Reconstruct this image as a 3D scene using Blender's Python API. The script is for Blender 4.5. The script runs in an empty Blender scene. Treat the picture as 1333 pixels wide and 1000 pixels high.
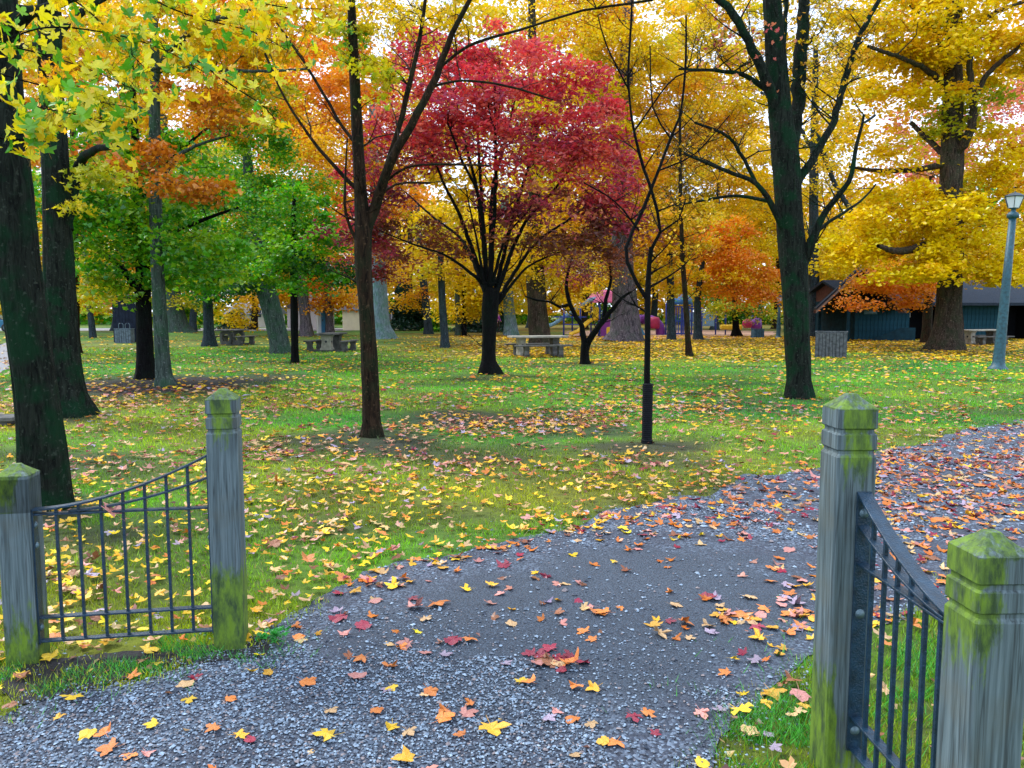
import bpy, math, random
import numpy as np
from mathutils import Vector, Matrix

random.seed(11)
rng = np.random.default_rng(11)
scene = bpy.context.scene
C = scene.collection
R = math.radians

# ------------------------------------------------------------------ camera, sky, sun, exposure
CAM_H = 1.68
PITCH = 0.0945
F = 1000.0                       # focal length in pixels of a 1333 pixel wide picture
cd = bpy.data.cameras.new('camera')
cd.sensor_width = 36.0
cd.lens = 36.0 * F / 1333.0
cd.clip_start = 0.05
cd.clip_end = 3000
cam = bpy.data.objects.new('camera', cd)
C.objects.link(cam)
cam.location = (0, 0, CAM_H)
cam.rotation_euler = (math.pi / 2 - PITCH, 0, 0)
scene.camera = cam

SUN_EL, SUN_AZ = R(50), R(-52)
world = bpy.data.worlds.new('World')
scene.world = world
world.use_nodes = True
wn, wl = world.node_tree.nodes, world.node_tree.links
wn.clear()
w_out = wn.new('ShaderNodeOutputWorld')
w_bg = wn.new('ShaderNodeBackground')
sky = wn.new('ShaderNodeTexSky')
sky.sky_type = 'NISHITA'
sky.sun_disc = False
sky.sun_elevation = SUN_EL
sky.sun_rotation = SUN_AZ
sky.altitude = 100
sky.air_density = 1.0
sky.dust_density = 2.0
# an overcast deck: soft clouds lie over most of the blue
w_tc = wn.new('ShaderNodeTexCoord')
w_noise = wn.new('ShaderNodeTexNoise')
w_noise.inputs['Scale'].default_value = 2.2
w_noise.inputs['Detail'].default_value = 5
w_ramp = wn.new('ShaderNodeValToRGB')
w_ramp.color_ramp.elements[0].position = 0.30
w_ramp.color_ramp.elements[0].color = (0.60, 0.60, 0.60, 1)
w_ramp.color_ramp.elements[1].position = 0.62
w_ramp.color_ramp.elements[1].color = (0.97, 0.97, 0.97, 1)
w_mix = wn.new('ShaderNodeMixRGB')
w_mix.inputs[2].default_value = (8.0, 9.2, 11.2, 1)
wl.new(w_tc.outputs['Generated'], w_noise.inputs['Vector'])
wl.new(w_noise.outputs['Fac'], w_ramp.inputs['Fac'])
wl.new(w_ramp.outputs['Color'], w_mix.inputs[0])
wl.new(sky.outputs['Color'], w_mix.inputs[1])
wl.new(w_mix.outputs['Color'], w_bg.inputs['Color'])
w_bg.inputs['Strength'].default_value = 0.105
wl.new(w_bg.outputs['Background'], w_out.inputs['Surface'])

sd = bpy.data.lights.new('sun', 'SUN')
sd.energy = 1.5
sd.angle = R(12)
sd.color = (1.0, 0.975, 0.93)
sun = bpy.data.objects.new('sun', sd)
C.objects.link(sun)
sun.rotation_euler = Vector((math.sin(SUN_AZ) * math.cos(SUN_EL), math.cos(SUN_AZ) * math.cos(SUN_EL), math.sin(SUN_EL))).to_track_quat('Z', 'Y').to_euler()

scene.view_settings.view_transform = 'Standard'
scene.view_settings.look = 'None'
scene.view_settings.exposure = 1.05
scene.view_settings.gamma = 1.0
scene.view_settings.use_curve_mapping = False
scene.render.engine = 'CYCLES'
scene.cycles.max_bounces = 6
scene.cycles.diffuse_bounces = 3
scene.cycles.transmission_bounces = 4

# ------------------------------------------------------------------ picture <-> place
cp, sp_ = math.cos(PITCH), math.sin(PITCH)


def ray(px, py):
    x, d = (px - 666.5) / F, (py - 500.0) / F
    return Vector((x, cp - d * sp_, -sp_ - d * cp))


def U(px, py, Y):
    r = ray(px, py)
    return Vector((0, 0, CAM_H)) + r * (Y / r.y)


def G(px, py, z=0.0):
    r = ray(px, py)
    return Vector((0, 0, CAM_H)) + r * ((z - CAM_H) / r.z)


def proj(P):
    P = np.atleast_2d(np.asarray(P, float))
    fw = P[:, 1] * cp + (CAM_H - P[:, 2]) * sp_
    dn = (CAM_H - P[:, 2]) * cp - P[:, 1] * sp_
    return 666.5 + F * P[:, 0] / fw, 500 + F * dn / fw


# ------------------------------------------------------------------ materials
MATS = {}


def new_mat(name):
    m = bpy.data.materials.new(name)
    m.use_nodes = True
    m.node_tree.nodes.clear()
    return m, m.node_tree.nodes, m.node_tree.links


def mat_plain(name, col, rough=0.6, var=0.15, scale=8.0, bump=0.2, metallic=0.0, emit=None):
    """principled with noise variation and fine relief"""
    if name in MATS:
        return MATS[name]
    m, n, l = new_mat(name)
    o = n.new('ShaderNodeOutputMaterial')
    p = n.new('ShaderNodeBsdfPrincipled')
    tc = n.new('ShaderNodeTexCoord')
    nz = n.new('ShaderNodeTexNoise')
    nz.inputs['Scale'].default_value = scale
    nz.inputs['Detail'].default_value = 6
    l.new(tc.outputs['Object'], nz.inputs['Vector'])
    rp = n.new('ShaderNodeValToRGB')
    rp.color_ramp.elements[0].position = 0.3
    rp.color_ramp.elements[1].position = 0.7
    rp.color_ramp.elements[0].color = tuple(c * (1 - var) for c in col) + (1,)
    rp.color_ramp.elements[1].color = tuple(min(1, c * (1 + var)) for c in col) + (1,)
    l.new(nz.outputs['Fac'], rp.inputs['Fac'])
    l.new(rp.outputs['Color'], p.inputs['Base Color'])
    p.inputs['Roughness'].default_value = rough
    p.inputs['Metallic'].default_value = metallic
    if rough > .7: p.inputs['Specular IOR Level'].default_value = 0.15
    if bump:
        b = n.new('ShaderNodeBump')
        b.inputs['Strength'].default_value = bump
        b.inputs['Distance'].default_value = 0.01
        n2 = n.new('ShaderNodeTexNoise')
        n2.inputs['Scale'].default_value = scale * 6
        n2.inputs['Detail'].default_value = 4
        l.new(tc.outputs['Object'], n2.inputs['Vector'])
        l.new(n2.outputs['Fac'], b.inputs['Height'])
        l.new(b.outputs['Normal'], p.inputs['Normal'])
    if emit:
        p.inputs['Emission Color'].default_value = tuple(emit[:3]) + (1,)
        p.inputs['Emission Strength'].default_value = emit[3]
    l.new(p.outputs['BSDF'], o.inputs['Surface'])
    MATS[name] = m
    return m


def mat_leaf(name='leaf_blade', trans=0.42):
    if name in MATS:
        return MATS[name]
    m, n, l = new_mat(name)
    o = n.new('ShaderNodeOutputMaterial')
    at = n.new('ShaderNodeAttribute')
    at.attribute_name = 'Col'
    d = n.new('ShaderNodeBsdfDiffuse')
    t = n.new('ShaderNodeBsdfTranslucent')
    g = n.new('ShaderNodeBsdfGlossy')
    g.inputs['Roughness'].default_value = 0.35
    g.inputs['Color'].default_value = (0.9, 0.95, 1.0, 1)
    m1 = n.new('ShaderNodeMixShader')
    m1.inputs[0].default_value = trans
    m2 = n.new('ShaderNodeMixShader')
    m2.inputs[0].default_value = 0.035
    l.new(at.outputs['Color'], d.inputs['Color'])
    l.new(at.outputs['Color'], t.inputs['Color'])
    l.new(d.outputs[0], m1.inputs[1])
    l.new(t.outputs[0], m1.inputs[2])
    l.new(m1.outputs[0], m2.inputs[1])
    l.new(g.outputs[0], m2.inputs[2])
    l.new(m2.outputs[0], o.inputs['Surface'])
    MATS[name] = m
    return m


def mat_fallen(name, col, col2):
    """a fallen leaf: blotchy blade with paler veins"""
    m, n, l = new_mat(name)
    o = n.new('ShaderNodeOutputMaterial')
    p = n.new('ShaderNodeBsdfPrincipled')
    tc = n.new('ShaderNodeTexCoord')
    oi = n.new('ShaderNodeObjectInfo')
    nz = n.new('ShaderNodeTexNoise')
    nz.noise_dimensions = '4D'
    nz.inputs['Scale'].default_value = 22
    nz.inputs['Detail'].default_value = 5
    l.new(tc.outputs['Object'], nz.inputs['Vector'])
    l.new(oi.outputs['Random'], nz.inputs['W'])
    rp = n.new('ShaderNodeValToRGB')
    rp.color_ramp.elements[0].position = 0.38
    rp.color_ramp.elements[1].position = 0.66
    rp.color_ramp.elements[0].color = tuple(col) + (1,)
    rp.color_ramp.elements[1].color = tuple(col2) + (1,)
    l.new(nz.outputs['Fac'], rp.inputs['Fac'])
    hs = n.new('ShaderNodeHueSaturation')
    mr = n.new('ShaderNodeMapRange')
    mr.inputs['To Min'].default_value = 0.7
    mr.inputs['To Max'].default_value = 1.2
    l.new(oi.outputs['Random'], mr.inputs['Value'])
    l.new(mr.outputs[0], hs.inputs['Value'])
    l.new(rp.outputs['Color'], hs.inputs['Color'])
    l.new(hs.outputs['Color'], p.inputs['Base Color'])
    p.inputs['Roughness'].default_value = 0.42
    b = n.new('ShaderNodeBump')
    b.inputs['Strength'].default_value = 0.5
    b.inputs['Distance'].default_value = 0.003
    n2 = n.new('ShaderNodeTexNoise')
    n2.inputs['Scale'].default_value = 60
    l.new(tc.outputs['Object'], n2.inputs['Vector'])
    l.new(n2.outputs['Fac'], b.inputs['Height'])
    l.new(b.outputs['Normal'], p.inputs['Normal'])
    l.new(p.outputs['BSDF'], o.inputs['Surface'])
    return m


def mat_bark(name, dark, light, moss=(0.03, 0.10, 0.03), moss_amt=0.4, scale=1.0):
    if name in MATS:
        return MATS[name]
    m, n, l = new_mat(name)
    o = n.new('ShaderNodeOutputMaterial')
    p = n.new('ShaderNodeBsdfPrincipled')
    tc = n.new('ShaderNodeTexCoord')
    mp = n.new('ShaderNodeMapping')
    mp.inputs['Scale'].default_value = (14 * scale, 14 * scale, 2.4 * scale)
    l.new(tc.outputs['Object'], mp.inputs['Vector'])
    v = n.new('ShaderNodeTexNoise')
    v.inputs['Scale'].default_value = 1.6
    v.inputs['Detail'].default_value = 9
    v.inputs['Roughness'].default_value = 0.68
    v.inputs['Distortion'].default_value = 0.9
    l.new(mp.outputs[0], v.inputs['Vector'])
    rp = n.new('ShaderNodeValToRGB')
    rp.color_ramp.elements[0].position = 0.36
    rp.color_ramp.elements[1].position = 0.68
    rp.color_ramp.elements[0].color = tuple(dark) + (1,)
    rp.color_ramp.elements[1].color = tuple(light) + (1,)
    l.new(v.outputs['Fac'], rp.inputs['Fac'])
    # moss and lichen in patches of their own
    n2 = n.new('ShaderNodeTexNoise')
    n2.inputs['Scale'].default_value = 3.5 * scale
    n2.inputs['Detail'].default_value = 8
    l.new(tc.outputs['Object'], n2.inputs['Vector'])
    r2 = n.new('ShaderNodeValToRGB')
    r2.color_ramp.elements[0].position = 0.47
    r2.color_ramp.elements[1].position = 0.60
    r2.color_ramp.elements[0].color = (0, 0, 0, 1)
    r2.color_ramp.elements[1].color = (moss_amt, moss_amt, moss_amt, 1)
    l.new(n2.outputs['Fac'], r2.inputs['Fac'])
    mx = n.new('ShaderNodeMixRGB')
    mx.inputs[2].default_value = tuple(moss) + (1,)
    l.new(r2.outputs['Color'], mx.inputs[0])
    l.new(rp.outputs['Color'], mx.inputs[1])
    # pale lichen flecks
    n3 = n.new('ShaderNodeTexNoise')
    n3.inputs['Scale'].default_value = 26 * scale
    n3.inputs['Detail'].default_value = 3
    l.new(tc.outputs['Object'], n3.inputs['Vector'])
    r3 = n.new('ShaderNodeValToRGB')
    r3.color_ramp.elements[0].position = 0.61
    r3.color_ramp.elements[1].position = 0.70
    r3.color_ramp.elements[0].color = (0, 0, 0, 1)
    r3.color_ramp.elements[1].color = (0.5, 0.5, 0.5, 1)
    l.new(n3.outputs['Fac'], r3.inputs['Fac'])
    mx2 = n.new('ShaderNodeMixRGB')
    mx2.inputs[2].default_value = tuple(min(.3, c * 2.6 + .004) for c in light) + (1,)
    l.new(r3.outputs['Color'], mx2.inputs[0])
    l.new(mx.outputs['Color'], mx2.inputs[1])
    l.new(mx2.outputs['Color'], p.inputs['Base Color'])
    p.inputs['Roughness'].default_value = 0.9
    p.inputs['Specular IOR Level'].default_value = 0.12
    b = n.new('ShaderNodeBump')
    b.inputs['Strength'].default_value = 1.0
    b.inputs['Distance'].default_value = 0.06
    l.new(v.outputs['Fac'], b.inputs['Height'])
    l.new(b.outputs['Normal'], p.inputs['Normal'])
    l.new(p.outputs['BSDF'], o.inputs['Surface'])
    MATS[name] = m
    return m


def mat_post(name):
    """weathered square timber: vertical grain, grey-blue, algae green at foot and cap"""
    m, n, l = new_mat(name)
    o = n.new('ShaderNodeOutputMaterial')
    p = n.new('ShaderNodeBsdfPrincipled')
    tc = n.new('ShaderNodeTexCoord')
    at = n.new('ShaderNodeAttribute')
    at.attribute_name = 'moss'
    mp = n.new('ShaderNodeMapping')
    mp.inputs['Scale'].default_value = (1, 1, 0.045)
    l.new(tc.outputs['Object'], mp.inputs['Vector'])
    ns = n.new('ShaderNodeTexNoise')
    ns.inputs['Scale'].default_value = 62
    ns.inputs['Detail'].default_value = 6
    ns.inputs['Distortion'].default_value = 0.8
    l.new(mp.outputs[0], ns.inputs['Vector'])
    # growth rings cut by the face: nested arcs
    mp2 = n.new('ShaderNodeMapping')
    mp2.inputs['Scale'].default_value = (1, 1, 0.06)
    mp2.inputs['Location'].default_value = (0.02, 0.12, -0.03)
    l.new(tc.outputs['Object'], mp2.inputs['Vector'])
    wv = n.new('ShaderNodeTexWave')
    wv.wave_type = 'RINGS'
    wv.rings_direction = 'SPHERICAL'
    wv.inputs['Scale'].default_value = 22
    wv.inputs['Distortion'].default_value = 5.0
    wv.inputs['Detail'].default_value = 3
    wv.inputs['Detail Scale'].default_value = 3
    l.new(mp2.outputs[0], wv.inputs['Vector'])
    mxg = n.new('ShaderNodeMixRGB')
    mxg.inputs[0].default_value = 0.16
    l.new(ns.outputs['Fac'], mxg.inputs[1])
    l.new(wv.outputs['Fac'], mxg.inputs[2])
    rp = n.new('ShaderNodeValToRGB')
    e = rp.color_ramp.elements
    e[0].position = 0.30
    e[0].color = (0.036, 0.052, 0.056, 1)
    e[1].position = 0.72
    e[1].color = (0.140, 0.190, 0.205, 1)
    k = e.new(0.5)
    k.color = (0.082, 0.120, 0.130, 1)
    l.new(mxg.outputs[0], rp.inputs['Fac'])
    # blotches of warmer bare wood
    nb = n.new('ShaderNodeTexNoise')
    nb.inputs['Scale'].default_value = 5
    nb.inputs['Detail'].default_value = 5
    l.new(tc.outputs['Object'], nb.inputs['Vector'])
    rb = n.new('ShaderNodeValToRGB')
    rb.color_ramp.elements[0].position = 0.5
    rb.color_ramp.elements[1].position = 0.7
    rb.color_ramp.elements[0].color = (0, 0, 0, 1)
    rb.color_ramp.elements[1].color = (0.5, 0.5, 0.5, 1)
    l.new(nb.outputs['Fac'], rb.inputs['Fac'])
    mb = n.new('ShaderNodeMixRGB')
    mb.inputs[2].default_value = (0.105, 0.105, 0.075, 1)
    l.new(rb.outputs['Color'], mb.inputs[0])
    l.new(rp.outputs['Color'], mb.inputs[1])
    mpc = n.new('ShaderNodeMapping')
    mpc.inputs['Scale'].default_value = (1, 1, 0.02)
    l.new(tc.outputs['Object'], mpc.inputs['Vector'])
    nc_ = n.new('ShaderNodeTexNoise')
    nc_.inputs['Scale'].default_value = 46
    nc_.inputs['Detail'].default_value = 2
    l.new(mpc.outputs[0], nc_.inputs['Vector'])
    rcx = n.new('ShaderNodeValToRGB')
    ee = rcx.color_ramp.elements
    ee[0].position = 0.475
    ee[0].color = (1, 1, 1, 1)
    ee[1].position = 0.515
    ee[1].color = (1, 1, 1, 1)
    kk = ee.new(0.495)
    kk.color = (0.25, 0.25, 0.25, 1)
    l.new(nc_.outputs['Fac'], rcx.inputs['Fac'])
    mcr = n.new('ShaderNodeMixRGB')
    mcr.blend_type = 'MULTIPLY'
    mcr.inputs[0].default_value = 0.8
    l.new(mb.outputs['Color'], mcr.inputs[1])
    l.new(rcx.outputs['Color'], mcr.inputs[2])
    # moss: vertex mask broken up by grain
    nm = n.new('ShaderNodeTexNoise')
    nm.inputs['Scale'].default_value = 13
    nm.inputs['Detail'].default_value = 10
    nm.inputs['Roughness'].default_value = 0.72
    mpm = n.new('ShaderNodeMapping')
    mpm.inputs['Scale'].default_value = (2.2, 2.2, 0.55)
    l.new(tc.outputs['Object'], mpm.inputs['Vector'])
    l.new(mpm.outputs[0], nm.inputs['Vector'])
    ad = n.new('ShaderNodeMath')
    ad.operation = 'ADD'
    l.new(at.outputs['Fac'], ad.inputs[0])
    l.new(nm.outputs['Fac'], ad.inputs[1])
    rm = n.new('ShaderNodeValToRGB')
    rm.color_ramp.elements[0].position = 0.80
    rm.color_ramp.elements[1].position = 0.95
    rm.color_ramp.elements[0].color = (0, 0, 0, 1)
    rm.color_ramp.elements[1].color = (0.92, 0.92, 0.92, 1)
    l.new(ad.outputs[0], rm.inputs['Fac'])
    rc = n.new('ShaderNodeValToRGB')
    rc.color_ramp.elements[0].position = 0.38
    rc.color_ramp.elements[1].position = 0.60
    rc.color_ramp.elements[0].color = (0.020, 0.050, 0.006, 1)
    rc.color_ramp.elements[1].color = (0.130, 0.230, 0.003, 1)
    nv = n.new('ShaderNodeTexNoise')
    nv.inputs['Scale'].default_value = 24
    nv.inputs['Detail'].default_value = 9
    nv.inputs['Roughness'].default_value = 0.7
    mpv = n.new('ShaderNodeMapping')
    mpv.inputs['Scale'].default_value = (1, 1, 0.35)
    l.new(tc.outputs['Object'], mpv.inputs['Vector'])
    l.new(mpv.outputs[0], nv.inputs['Vector'])
    l.new(nv.outputs['Fac'], rc.inputs['Fac'])
    mm = n.new('ShaderNodeMixRGB')
    l.new(rm.outputs['Color'], mm.inputs[0])
    l.new(mcr.outputs['Color'], mm.inputs[1])
    l.new(rc.outputs['Color'], mm.inputs[2])
    l.new(mm.outputs['Color'], p.inputs['Base Color'])
    p.inputs['Roughness'].default_value = 0.75
    b = n.new('ShaderNodeBump')
    b.inputs['Strength'].default_value = 0.8
    b.inputs['Distance'].default_value = 0.004
    l.new(mxg.outputs[0], b.inputs['Height'])
    l.new(b.outputs['Normal'], p.inputs['Normal'])
    l.new(p.outputs['BSDF'], o.inputs['Surface'])
    return m


# ------------------------------------------------------------------ mesh helpers
class Acc:
    """collects vertices and faces (arrays) and links ONE object"""

    def __init__(self):
        self.v, self.f, self.c, self.n = [], [], [], 0

    def add(self, v, faces, col=None):
        v = np.asarray(v, float).reshape(-1, 3)
        self.v.append(v)
        for fa in faces if isinstance(faces, list) and len(faces) and isinstance(faces[0], np.ndarray) else [np.asarray(faces)]:
            if len(fa):
                self.f.append(np.asarray(fa, np.int64) + self.n)
        if col is not None:
            self.c.append(np.broadcast_to(np.asarray(col, float), (len(v), 3)))
        self.n += len(v)

    def poly(self, v, faces):
        by = {}
        for fa in faces:
            by.setdefault(len(fa), []).append(fa)
        self.add(v, [np.array(x) for x in by.values()])

    def box(self, c, s, rz=0.0, axes=None):
        c = np.array(c, float)
        hx, hy, hz = s[0] / 2, s[1] / 2, s[2] / 2
        v = np.array([[x, y, z] for x in (-hx, hx) for y in (-hy, hy) for z in (-hz, hz)])
        if axes is not None:
            v = v @ np.array(axes, float)
        elif rz:
            a = np.array([[math.cos(rz), math.sin(rz), 0], [-math.sin(rz), math.cos(rz), 0], [0, 0, 1]])
            v = v @ a
        self.add(v + c, np.array([[0, 1, 3, 2], [4, 6, 7, 5], [0, 4, 5, 1], [2, 3, 7, 6], [0, 2, 6, 4], [1, 5, 7, 3]]))

    def prism(self, prof, y0, y1, axis='y'):
        """extrude an (x, z) outline from y0 to y1"""
        k = len(prof)
        P = []
        for yy in (y0, y1):
            for a, b in prof:
                P.append((a, yy, b) if axis == 'y' else (yy, a, b))
        fs = [tuple(range(k))[::-1], tuple(range(k, 2 * k))]
        fs += [(i, (i + 1) % k, k + (i + 1) % k, k + i) for i in range(k)]
        self.poly(P, fs)

    def lathe(self, prof, seg=16, c=(0, 0, 0), rot=None, sx=1.0, sy=1.0):
        a = np.linspace(0, 2 * math.pi, seg, endpoint=False)
        v = np.concatenate([np.stack([r * np.cos(a) * sx, r * np.sin(a) * sy, np.full(seg, z)], 1) for r, z in prof])
        if rot is not None:
            v = v @ np.array(rot).T
        q = []
        for i in range(len(prof) - 1):
            j = np.arange(seg)
            q.append(np.stack([i * seg + j, i * seg + (j + 1) % seg, (i + 1) * seg + (j + 1) % seg, (i + 1) * seg + j], 1))
        caps = [tuple(range(seg))[::-1], tuple(range((len(prof) - 1) * seg, len(prof) * seg))]
        self.add(v + np.array(c), [np.concatenate(q), np.array(caps)])

    def build(self, name, mat=None, parent=None, smooth=False, loc=None):
        me = bpy.data.meshes.new(name)
        V = np.concatenate(self.v) if self.v else np.zeros((0, 3))
        if loc is not None:
            V = V - np.array(loc)
        me.vertices.add(len(V))
        me.vertices.foreach_set('co', V.astype(np.float32).ravel())
        idx = np.concatenate([f.ravel() for f in self.f])
        sizes = np.concatenate([np.full(len(f), f.shape[1]) for f in self.f])
        starts = np.concatenate([[0], np.cumsum(sizes)[:-1]])
        me.loops.add(len(idx))
        me.loops.foreach_set('vertex_index', idx.astype(np.int32))
        me.polygons.add(len(sizes))
        me.polygons.foreach_set('loop_start', starts.astype(np.int32))
        if self.c:
            col = np.concatenate(self.c)
            at = me.attributes.new('Col', 'FLOAT_COLOR', 'POINT')
            at.data.foreach_set('color', np.concatenate([col, np.ones((len(col), 1))], 1).astype(np.float32).ravel())
        me.update(calc_edges=True)
        me.polygons.foreach_set('use_smooth', np.full(len(sizes), bool(smooth)))
        o = bpy.data.objects.new(name, me)
        C.objects.link(o)
        if mat:
            me.materials.append(mat)
        if parent:
            o.parent = parent
        if loc is not None:
            o.location = loc
        return o


def tag(o, label=None, cat=None, group=None, kind=None):
    if label: o['label'] = label
    if cat: o['category'] = cat
    if group: o['group'] = group
    if kind: o['kind'] = kind
    return o


def empty(name, loc, rz=0.0, label=None, cat=None, group=None):
    o = bpy.data.objects.new(name, None)
    o.empty_display_size = 0.2
    C.objects.link(o)
    o.location = loc
    o.rotation_euler = (0, 0, rz)
    return tag(o, label, cat, group)


def bevel(o, w, seg=2):
    m = o.modifiers.new('bevel', 'BEVEL')
    m.width = w
    m.segments = seg
    m.limit_method = 'ANGLE'
    return o


def smooth_path(P, step):
    """Catmull-Rom through P (n x 4: x y z r)"""
    P = np.asarray(P, float)
    if len(P) < 3:
        k = max(2, int(np.linalg.norm(P[1, :3] - P[0, :3]) / step) + 1)
        t = np.linspace(0, 1, k)[:, None]
        return P[0] * (1 - t) + P[1] * t
    Q = np.vstack([2 * P[0] - P[1], P, 2 * P[-1] - P[-2]])
    out = []
    for i in range(1, len(Q) - 2):
        k = max(1, int(np.linalg.norm(Q[i + 1, :3] - Q[i, :3]) / step))
        t = np.linspace(0, 1, k, endpoint=False)[:, None]
        out.append(0.5 * (2 * Q[i] + (Q[i + 1] - Q[i - 1]) * t + (2 * Q[i - 1] - 5 * Q[i] + 4 * Q[i + 1] - Q[i + 2]) * t ** 2
                          + (-Q[i - 1] + 3 * Q[i] - 3 * Q[i + 1] + Q[i + 2]) * t ** 3))
    out.append(P[-1:])
    out = np.vstack(out)
    out[:, 3] = np.maximum(out[:, 3], 0.001)
    return out


def tube(acc, P, sides, flare=0.0, flare_h=0.3, ridge=0.0, seed=0, knob=0.0):
    P = np.asarray(P, float)
    n = len(P)
    T = np.gradient(P[:, :3], axis=0)
    T /= np.linalg.norm(T, axis=1)[:, None] + 1e-9
    ref = np.array([1.0, 0, 0]) if abs(T[0, 0]) < 0.8 else np.array([0, 1.0, 0])
    A = np.cross(T, ref)
    A /= np.linalg.norm(A, axis=1)[:, None] + 1e-9
    B = np.cross(T, A)
    th = np.linspace(0, 2 * math.pi, sides, endpoint=False)
    r = np.repeat(P[:, 3][:, None], sides, 1)
    if ridge or flare or knob:
        rs = np.random.default_rng(seed)
        h = np.concatenate([[0], np.cumsum(np.linalg.norm(np.diff(P[:, :3], axis=0), axis=1))])[:, None]
        if ridge:
            s = 0
            for k in (7, 11, 16, 3):
                s = s + np.sin(k * th[None] + rs.uniform(0, 6.28) + 0.9 * np.sin(h * rs.uniform(1, 3) + rs.uniform(0, 6)))
            r = r * (1 + ridge * s * 0.4 + ridge * 0.5 * rs.standard_normal(r.shape) * 0.5)
        if knob:
            s = np.sin(h * rs.uniform(1.5, 3) + rs.uniform(0, 6)) * np.sin(2 * th[None] + rs.uniform(0, 6) + h)
            r = r * (1 + knob * s)
        if flare:
            lob = 0.62 + 0.38 * np.sin(th[None] * 5 + rs.uniform(0, 6) + 0.6 * np.sin(2 * th[None]))
            r = r * (1 + flare * np.exp(-h / flare_h) * lob)
    V = P[:, None, :3] + r[:, :, None] * (np.cos(th)[None, :, None] * A[:, None] + np.sin(th)[None, :, None] * B[:, None])
    i = np.arange(n - 1)[:, None]
    j = np.arange(sides)[None]
    j2 = (j + 1) % sides
    q = np.stack([i * sides + j, i * sides + j2, (i + 1) * sides + j2, (i + 1) * sides + j], -1).reshape(-1, 4)
    acc.add(V.reshape(-1, 3), q)


# ---- leaves -------------------------------------------------------
MAPLE_H = [(0.44, -0.12), (0.36, 0.10), (0.66, 0.18), (0.82, 0.52), (0.54, 0.52), (0.30, 0.46), (0.30, 0.74)]


def maple_template():
    half = np.array(MAPLE_H)
    pts = [(0, 0.30), (0, 0.0)] + [tuple(p) for p in half] + [(0, 1.05)] + [(-x, y) for x, y in half[::-1]]
    v = np.array([(x, y - 0.3, 0) for x, y in pts])
    k = len(pts) - 1
    f = np.array([(0, 1 + i, 1 + (i + 1) % k) for i in range(k)])
    return v / 1.5, f


def lobed_template():
    """cheaper five-pointed leaf"""
    pts = [(0, 0), (0.45, -0.28), (0.28, 0.0), (0.5, 0.3), (0.16, 0.2), (0, 0.66), (-0.16, 0.2), (-0.5, 0.3), (-0.28, 0.0), (-0.45, -0.28), (0, -0.2)]
    v = np.array([(x, y, 0) for x, y in pts])
    f = np.array([(0, 10, 1), (0, 1, 2), (0, 2, 3), (0, 3, 4), (0, 4, 5), (0, 5, 6), (0, 6, 7), (0, 7, 8), (0, 8, 9), (0, 9, 10)])
    return v, f


def kite_template():
    v = np.array([(0, -0.5, 0), (0.42, 0.02, 0.10), (0, 0.6, 0), (-0.42, 0.02, 0.10)])
    return v, np.array([(0, 1, 2), (0, 2, 3)])


def slim_template():
    v = np.array([(0, -0.6, 0), (0.27, 0.0, 0.08), (0, 0.72, -0.05), (-0.27, 0.0, 0.08)])
    return v, np.array([(0, 1, 2), (0, 2, 3)])


def cut_template():
    v = np.array([(0, -0.42, 0), (0.52, -0.16, 0.08), (0.30, 0.12, 0.03), (0, 0.62, -0.03), (-0.30, 0.12, 0.03), (-0.52, -0.16, 0.08)])
    return v, np.array([(0, 1, 2), (0, 2, 3), (0, 3, 4), (0, 4, 5)])


TPL = {'cut': cut_template(), 'maple': maple_template(), 'lobed': lobed_template(), 'kite': kite_template(), 'slim': slim_template()}


def rand_frames(n, tilt_lo, tilt_hi, rg=None):
    rg = rg or rng
    az = rg.uniform(0, 2 * math.pi, n)
    ti = np.radians(rg.uniform(tilt_lo, tilt_hi, n))
    N = np.stack([np.sin(ti) * np.cos(az), np.sin(ti) * np.sin(az), np.cos(ti)], 1)
    s = rg.uniform(0, 2 * math.pi, n)
    ref = np.stack([np.cos(s), np.sin(s), np.zeros(n)], 1)
    X = np.cross(ref, N)
    X /= np.linalg.norm(X, axis=1)[:, None] + 1e-9
    Y = np.cross(N, X)
    return X, Y, N


def leaves(acc, pos, size, cols, tpl='kite', tilt=(15, 75), curl=0.0, rg=None):
    v, f = TPL[tpl]
    n = len(pos)
    if n == 0: return
    rg = rg or rng
    X, Y, N = rand_frames(n, tilt[0], tilt[1], rg)
    sz = np.broadcast_to(size, (n,))
    loc = np.repeat(v[None], n, 0)
    if curl:
        a = rg.uniform(-0.3, 1.0, n)[:, None] * curl
        b = rg.uniform(-0.5, 1.0, n)[:, None] * curl
        loc[:, :, 2] += a * loc[:, :, 0] ** 2 * 2 + b * loc[:, :, 1] ** 2 * 2 + rg.normal(0, 0.05 * curl, loc.shape[:2])
    loc = loc * sz[:, None, None]
    W = pos[:, None] + loc[:, :, 0:1] * X[:, None] + loc[:, :, 1:2] * Y[:, None] + loc[:, :, 2:3] * N[:, None]
    F_ = (f[None] + (np.arange(n) * len(v))[:, None, None]).reshape(-1, 3)
    acc.add(W.reshape(-1, 3), F_, np.repeat(cols, len(v), 0))


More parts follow.
